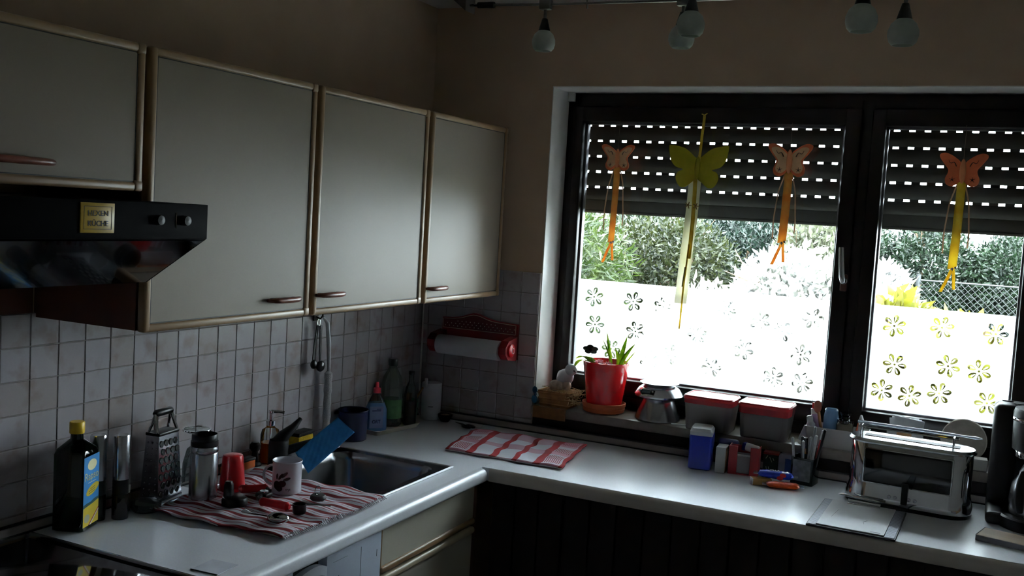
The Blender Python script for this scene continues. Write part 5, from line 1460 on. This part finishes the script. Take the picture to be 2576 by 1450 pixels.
def strap(base, tip, bend, w, name='leaf', mat=None):
    a, b = Vector(base), Vector(base) + (Vector(tip) - Vector(base)) * 1.15
    w *= 1.25
    side = Vector((0.9, 0.43, 0)) if abs((b - a).x) < .2 else Vector((0, 1, 0))
    def fn(u, v):
        p = a.lerp(b, u) + Vector(bend) * math.sin(PI * u)
        ww_ = w * (math.sin(PI * min(1, .25 + .75 * u)) ** .8 if u < .999 else 0.02)
        return tuple(p + side * (v - .5) * ww_ + Vector((0, -1, .3)) * .12 * ww_ * (2 * v - 1) ** 2)
    s = MB().sheet(fn, 8, 2)
    o = s.build(name, mat or LG, pl); md = o.modifiers.new('thick', 'SOLIDIFY'); md.thickness = .0008
for (b_, t_, bd_, w_) in (((.02, 0, 0), (-.006, .01, .108), (.0, 0, 0), .010), ((.022, .0, 0), (-.014, -.01, .090), (.004, 0, 0), .006), ((.045, 0, 0), (.062, .02, .100), (.0, 0, .0), .014), ((.045, -.01, 0), (.055, -.03, .07), (0, 0, 0), .007),
                          ((.050, 0, 0), (.098, .0, .082), (-.004, 0, .004), .014), ((.055, .01, 0), (.100, .01, .060), (0, 0, 0), .006), ((.04, .02, 0), (.02, .03, .06), (0, 0, .01), .008), ((-.035, -.02, .005), (-.098, -.03, .016), (0, 0, .018), .026), ((-.05, -.02, .01), (-.108, -.025, -.020), (-.01, 0, .02), .014),
                          ((.06, -.02, 0), (.085, -.03, .05), (0, 0, 0), .006)):
    strap(b_, t_, bd_, w_)
for (x_, y_, r_) in ((-.022, -.03, .020), (-.004, -.04, .017), (.020, -.035, .019), (-.03, .01, .018)):
    ro = MB()
    for k in range(11):
        a = 2 * PI * k / 11 * 1.62; tl_ = .3 + .7 * (k / 11)
        ro.tube([(x_, y_, -.004), (x_ + r_ * .5 * tl_ * math.cos(a), y_ + r_ * .5 * tl_ * math.sin(a), r_ * .7), (x_ + r_ * tl_ * math.cos(a), y_ + r_ * tl_ * math.sin(a), r_ * (1.5 - .7 * tl_))], [.003, .004, .0008], 6, flat=.5)
    ro.build('rosette', M('pink_rosette', '#a8485a', .5, var=.3, scale=80), pl)
fs = thing('felt_flower', 'dark felt flower on a thin wire stuck in the red pot', 'decoration', (0.702, 0.020, SZ + .152))
MB().tube([(.0, 0, 0), (-.001, 0, .03), (-.006, 0, .062)], .0011, 6).build('wire', BLACKM, fs)
FL = M('dark_felt', '#3a4440', .9)
for k in range(5):
    a = 2 * PI * k / 5 + .4
    MB().ball((-.010 + .017 * math.cos(a), .0, .070 + .009 * math.sin(a)), (.014, .004, .0085), 12, 6).build('petal', FL, fs)
MB().ball((-.010, -.003, .068), .006, 10, 6).build('centre', BLACKR, fs)
# kitchen scale
ks = thing('kitchen_scale', 'steel kitchen scale with round platform on the sill', 'scale', (0.948, 0.046, SZ))
MB().lathe([(.076, 0), (.080, .003), (.079, .010), (.055, .070), (.050, .080)], 40).build('foot', STEEL, ks)
MB().lathe([(.050, .078), (.072, .079), (.085, .084), (.086, .090), (.070, .112), (.055, .121), (.050, .122)], 40).build('head', M('satin_metal'), ks)
MB().lathe([(.048, .120), (.052, .122), (.066, .128), (.068, .131), (.060, .130), (0, .127)], 40).build('platform', M('plate_steel', '#d4d5da', .18, metal=1.0), ks)
da = AZ(-100)
dT = frame_T((.073 * math.cos(da), .073 * math.sin(da), .1035), (-math.sin(da), math.cos(da), 0), (-math.cos(da) * .7, -math.sin(da) * .7, .72))
MB().box((-.006, 0, .001), (.052, .018, .005), .002, T=dT).build('display_frame', BLACKM, ks)
MB().box((-.010, 0, .0037), (.032, .012, .001), T=dT).build('display', M('lcd_grey', '#5c6468', .2), ks)
for k in (0, 1):
    MB().lathe([(.0045, .0), (.004, .004), (0, .0045)], 12, T=dT @ Matrix.Translation((.014 + k * .010 - k * .060, 0, .003))).build('button', CHROME, ks)
# two containers
TUB = glass('cloudy_tub', '#d8d0d0', milk=.80, milkc='#a8a2a2', rough=.25)
REDL = glass('red_lid_plastic', '#d87a78', milk=.85, milkc='#c0303a', rough=.25)
LIDW = M('lid_white', '#e6e2e2', .35, var=.02)
for (x0, x1, lab, fill) in ((1.062, 1.230, 'translucent storage tub with red rimmed lid next to the kitchen scale', .55), (1.248, 1.416, 'translucent storage tub with red rimmed lid next to the white planter box', .72)):
    t = thing('storage_tub', lab, 'storage tub', ((x0 + x1) / 2, 0.012, SZ), AZ(-1.5), 'storage tubs with red rims')
    w = (x1 - x0) / 2 + .001
    MB().loft([rrect(-w * .86, w * .86, -.052, .052, .018, .0, 5), rrect(-w * .88, w * .88, -.056, .056, .020, .004, 5), rrect(-w * .97, w * .97, -.064, .064, .022, .106, 5)], caps=True).build('tub', TUB, t)
    MB().loft([rrect(-w * .83, w * .83, -.049, .049, .016, .006, 5), rrect(-w * .80 - w * .1 * fill, w * .80 + w * .1 * fill, -.053, .053, .018, .105 * fill, 5)]).build('contents', M('flour', '#a8a09a', .9, var=.08), t)
    MB().loft([rrect(-w * .975, w * .975, -.0652, .0652, .0225, .106 * (1 - .45 * fill + .10), 5), rrect(-w * .985, w * .985, -.0665, .0665, .023, .103, 5), rrect(-w, w, -.068, .068, .024, .104, 5), rrect(-w - .001, w + .001, -.069, .069, .025, .112, 5), rrect(-w + .002, w - .002, -.066, .066, .024, .117, 5), rrect(-w + .006, w - .006, -.062, .062, .022, .117, 5), rrect(-w + .008, w - .008, -.060, .060, .020, .114, 5)]).build('lid_rim', REDL, t)
    MB().loft([rrect(-w + .007, w - .007, -.061, .061, .020, .1135, 5), rrect(-w + .009, w - .009, -.059, .059, .018, .1155, 5)]).build('lid_panel', LIDW, t)
# white planter box with utensils
px = thing('planter_box', 'long white box on the sill holding bottles, a jar and a wooden spoon', 'box', (1.558, 0.032, SZ), AZ(-1))
PB = M('planter_white', '#b6b2b2', .45, var=.04)
MB().loft([rrect(-.088, .088, -.044, .044, .006, .0, 3), rrect(-.096, .096, -.050, .050, .006, .062, 3), rrect(-.093, .093, -.047, .047, .006, .062, 3), rrect(-.085, .085, -.041, .041, .005, .004, 3)]).build('box', PB, px)
PZ = SZ + .0055
t = thing('wooden_spoon', 'brown wooden spoon standing in the white box', 'spoon', (1.504, 0.020, PZ))
s = MB(); s.ball((-.012, -.006, .118), (.0125, .0045, .021), 16, 10); s.build('bowl', M('spoon_wood', '#8a4a3a', .6, var=.12), t)
MB().tube([(.018, .006, .0), (.0, -.002, .06), (-.008, -.005, .102)], [.0045, .0045, .005], 8).build('handle', WOOD, t)
t = thing('spray_bottle', 'purple and white bottle with red nozzle leaning in the white box', 'bottle', (1.490, 0.034, PZ))
MB().tube([(.006, 0, .0), (-.002, 0, .055), (-.008, 0, .085), (-.010, 0, .092)], [.016, .016, .015, .007], 16).build('body', M('purple_white', '#a98cb8', .35, var=.3, scale=40), t)
MB().tube([(-.010, 0, .090), (-.013, 0, .108)], [.010, .009], 12).build('collar', WHITEP, t)
MB().tube([(-.011, -.002, .106), (-.015, -.003, .128)], [.006, .0035], 10).build('nozzle', RED, t)
MB().tube([(-.015, -.002, .12), (-.028, 0, .168)], .0007, 5).build('needle', STEEL, t)
t = thing('white_tube', 'short white capped bottle in the end corner of the white box', 'bottle', (1.479, 0.010, PZ))
MB().tube([(.006, 0, 0), (-.004, 0, .060), (-.006, 0, .068)], [.014, .014, .009], 16).build('body', M('pale_grey_plastic', '#c0c0cc', .4), t)
MB().tube([(-.006, 0, .066), (-.009, 0, .084), (-.0095, 0, .087)], [.010, .010, .007], 14).build('cap', WHITEP, t)
t = thing('plastic_bag_bundle', 'rolled pale blue plastic bag between the wooden spoon and the black topped jar', 'bag', (1.533, 0.044, PZ))
MB().lathe([(.010, .0), (.020, .01), (.024, .05), (.024, .088), (.021, .102), (.022, .108), (.018, .114), (.012, .112), (0, .110)], 20, sx=1.0, sy=.8).build('bag', glass('blue_bag', '#a8c0d4', milk=.6, milkc='#7d95ac', rough=.2), t)
t = thing('preserving_jar', 'square glass jar with black stopper in the white box', 'jar', (1.580, 0.030, PZ))
MB().loft([rrect(-.024, .024, -.024, .024, .006, 0, 3), rrect(-.025, .025, -.025, .025, .006, .070, 3), rrect(-.022, .022, -.022, .022, .010, .078, 3)]).build('glass', glass('jar_milk', '#c0b8b0', milk=.6, milkc='#8d8478'), t)
MB().lathe([(.025, .074), (.026, .076), (.026, .085), (.014, .088), (.013, .096), (.019, .104), (.020, .109), (.017, .110), (0, .108)], 26).build('stopper', BLACKG, t)
t = thing('seed_packet', 'orange and white paper packet at the toaster end of the white box', 'packet', (1.626, 0.036, PZ), AZ(-20))
MB().tube([(0, 0, 0), (0, 0, .05), (.001, 0, .090), (.0, 0, .106)], [.013, .014, .012, .004], 12, flat=.6).build('packet', M('packet_white', '#d0ccd0', .4), t)
MB().tube([(-.006, -.006, .03), (-.005, -.007, .06), (-.002, -.006, .088)], [.008, .0095, .004], 10, flat=.5).build('orange_print', M('packet_orange', '#c8502a', .4), t)
t = thing('white_packet', 'small white packet leaning against the end of the white box', 'packet', (1.450, 0.010, SZ), AZ(12))
MB().box((0, 0, .032), (.030, .006, .052), .002, T=Matrix.Rotation(.35, 4, 'Y')).build('packet', PAPER, t)
# letter holder
lh = thing('letter_holder', 'white napkin holder with folded papers behind the toaster', 'letter holder', (1.760, 0.050, SZ), AZ(-2))
MB().bb(-.052, .052, -.030, -.026, 0, .085, .002).bb(-.052, .052, .026, .030, 0, .085, .002).bb(-.052, .052, -.03, .03, 0, .006, .001).build('stand', M('holder_white', '#aaa7aa', .5), lh)
for k in range(3):
    MB().box((.002 * k, -.014 + .013 * k, .065), (.088, .004, .112 - .006 * k), T=Matrix.Rotation(.10 * (1 - k), 4, 'Y')).build('folded_paper', PAPER, lh, False)
MB().bb(-.022, .022, -.034, -.030, .05, .078, .002).build('cork_clip', M('cork', '#a27a52', .8), lh)
# round mat
rm = thing('round_mat', 'round pale padded pot mat standing upright behind the toaster', 'pot mat', (1.930, 0.078, SZ))
MB().lathe([(.0, 0), (.064, 0), (.067, .003), (.067, .011), (.064, .014), (0, .015)], 44, T=Matrix.Translation((0, 0, .0675)) @ Matrix.Rotation(PI / 2 - .12, 4, 'X')).build('disc', M('mat_cloth', '#b0a79e', .8, var=.14, scale=45), rm)
t = thing('small_carton', 'small grey white carton on the sill under the round mat', 'carton', (1.965, -0.005, SZ), AZ(3))
MB().bb(-.036, .036, -.022, .022, 0, .034, .001, 1).build('carton', M('carton_grey', '#a8a4a0', .7), t)
t = thing('flat_spoon', 'white plastic spatula lying on the sill beside the kitchen scale', 'spatula', (1.046, -0.008, SZ), AZ(10))
MB().tube([(-.03, 0, .004), (.0, 0, .004), (.03, 0, .005)], [.006, .004, .003], 8, flat=.4).build('spatula', WHITEP, t)

# ------------------------------------------------------------------ butterflies hanging in the window
OB = M('butterfly_orange', '#e07040', .6, var=.15, scale=30); PE = M('butterfly_peach', '#eabb8e', .6, var=.1, scale=30); DK = M('butterfly_dark', '#3a1c14', .6)
RIBO = leafmat('orange_ribbon', '#d0924a', '#dcae62', .5, 20); RIBY = leafmat('yellow_ribbon', '#c8aa3a', '#dcc85c', .5, 20); RIBP = leafmat('cream_ribbon', '#c8a890', '#d8bca0', .5, 20)
RIBW = leafmat('white_ribbon', '#e6e2c8', '#f2efe0', .5, 20)
VT = Matrix(((1, 0, 0, 0), (0, 0, -1, 0), (0, 1, 0, 0), (0, 0, 0, 1)))
def mirror(pts): return [(-x, z) for x, z in pts][::-1]
def ribbon(par, pts, w, mat, name='ribbon'):
    pts = [Vector(p) for p in pts]
    def fn(u, v):
        q = u * (len(pts) - 1); i = min(int(q), len(pts) - 2); p = pts[i].lerp(pts[i + 1], q - i)
        return (p.x + (v - .5) * w, p.y + .002 * math.sin(9 * u) + .0015 * math.sin(3 * v), p.z)
    o = MB().sheet(fn, 14, 2).build(name, mat, par); md = o.modifiers.new('thick', 'SOLIDIFY'); md.thickness = .0006
    return o
def butterfly(x, zc, k, lab, ribm, length, dark=False):
    t = thing('butterfly_hanger', lab, 'decoration', (x, 0.116, zc), 0, 'butterflies hanging in the window')
    up_ = [(.004, .020), (.022, .040), (.045, .052), (.062, .050), (.064, .040), (.052, .022), (.040, .006), (.040, -.006), (.046, -.022), (.042, -.038), (.026, -.044), (.010, -.034), (.004, -.020)]
    up_ = [(a * k, b * k) for a, b in smooth_loop(up_)]
    for s_ in (1, -1):
        p = up_ if s_ > 0 else mirror(up_)
        w = link('wing', outline_mesh([p], .003, VT), OB, t)
        inn = [(a * .80 + s_ * .003, b * .80 + .001) for a, b in p]
        link('wing_panel', outline_mesh([inn], .0006, Matrix.Translation((0, -.0019, 0)) @ VT), OB if dark else PE, w)
        sp = MB()
        sp.tube([(s_ * k * (.018 + .022 * q / 6), -.0026, k * (.014 + .020 * (q / 6) + .006 * math.sin(q))) for q in range(7)], [.0035 * (1 - .1 * q) * k for q in range(7)], 6, flat=.4)
        for q in range(5):
            a = 2 * PI * q / 5 + PI / 2
            sp.tube([(s_ * .027 * k, -.0026, -.024 * k), (s_ * .027 * k + .008 * k * math.cos(a), -.0026, -.024 * k + .008 * k * math.sin(a))], [.003 * k, .001], 5, flat=.4)
        sp.build('wing_marking', DK, w)
    MB().ball((0, -.003, .0), (.009 * k, .005, .036 * k), 14, 9).build('body', M('butterfly_body', '#d8895a', .6), t)
    ribbon(t, [(.0, .002, -.03 * k), (-.002, .004, -.03 * k - length * .6), (-.006, .0, -.03 * k - length)], .024 * k, ribm)
    ribbon(t, [(-.006, .002, -.03 * k - length), (-.016, .0, -.03 * k - length - .03), (-.034, 0, -.03 * k - length - .075)], .010, ribm)
    ribbon(t, [(-.002, .002, -.03 * k - length), (.002, .0, -.03 * k - length - .03), (.004, 0, -.03 * k - length - .065)], .009, ribm)
    MB().ball((-.005, 0, -.03 * k - length), .0045, 8, 6).ball((.004, 0, -.03 * k - length + .004), .0045, 8, 6).build('bead', WHITEP, t)
    for dx, dl in ((-.030, .0), (.026, -.02)):
        ribbon(t, [(dx * .4, .004, -.035 * k), (dx, .004, -.10), (dx * 1.3, .002, -.20), (dx * 1.25, 0, -.26 - dl)], .004, RIBP)
    MB().tube([(0, 0, .03 * k), (0, .004, 2.05 - zc)], .0006, 5).build('thread', M('thread', '#8a8070', .7), t)
butterfly(0.712, 1.912, .97, 'small orange butterfly hanging nearest the paper towel holder', RIBO, .275)
butterfly(1.322, 1.920, 1.14, 'orange butterfly with peach wings hanging near the window handle', RIBO, .240)
butterfly(1.856, 1.906, 1.08, 'dull orange butterfly hanging alone in the narrow sash', RIBY, .275, True)
yb = thing('butterfly_hanger', 'large plain yellow felt butterfly with white ribbon', 'decoration', (1.010, 0.112, 1.900), 0, 'butterflies hanging in the window')
YF = leafmat('yellow_felt', '#a8a02c', '#bdb23c', .35, 14, .95)
wg = [(.0, .012), (.016, .030), (.050, .056), (.098, .066), (.106, .058), (.098, .016), (.080, -.008), (.052, -.018), (.070, -.028), (.076, -.050), (.062, -.076), (.042, -.080), (.018, -.062), (.0, -.044)]
wg = smooth_loop(wg)
for s_ in (1, -1):
    link('wing', outline_mesh([wg if s_ > 0 else mirror(wg)], .003, VT), YF, yb)
MB().ball((0, -.002, -.012), (.010, .006, .040), 12, 8).build('body', YF, yb)
ribbon(yb, [(.004, -.004, .008), (.008, 0, .09), (.010, .006, .172)], .010, RIBY, 'hanging_ribbon')
MB().tube([(.000, .006, .176), (.010, .006, .172), (.020, .006, .178)], .002, 5).build('bow', RIBY, yb)
ribbon(yb, [(-.006, .002, -.05), (-.012, .004, -.20), (-.020, .002, -.34), (-.028, 0, -.49)], .044, RIBW)
ribbon(yb, [(-.004, -.004, -.05), (-.002, -.004, -.20), (-.008, -.004, -.33)], .014, RIBY)
ribbon(yb, [(-.010, -.005, -.28), (-.018, -.005, -.42), (-.024, -.005, -.58)], .006, RIBY)
MB().tube([(-.018, -.004, -.36), (-.024, -.004, -.43)], .0022, 6).build('charm_stick', M('charm', '#6a5a20', .6), yb)
fl2 = MB()
for (cx_, cz_) in ((-.022, -.143), (.006, -.145)):
    for q in range(5):
        a = 2 * PI * q / 5
        fl2.tube([(cx_, -.008, cz_), (cx_ + .012 * math.cos(a), -.008, cz_ + .012 * math.sin(a))], [.004, .0025], 6, flat=.5)
fl2.build('wooden_flower', M('charm_wood', '#7a5a1c', .6), yb)
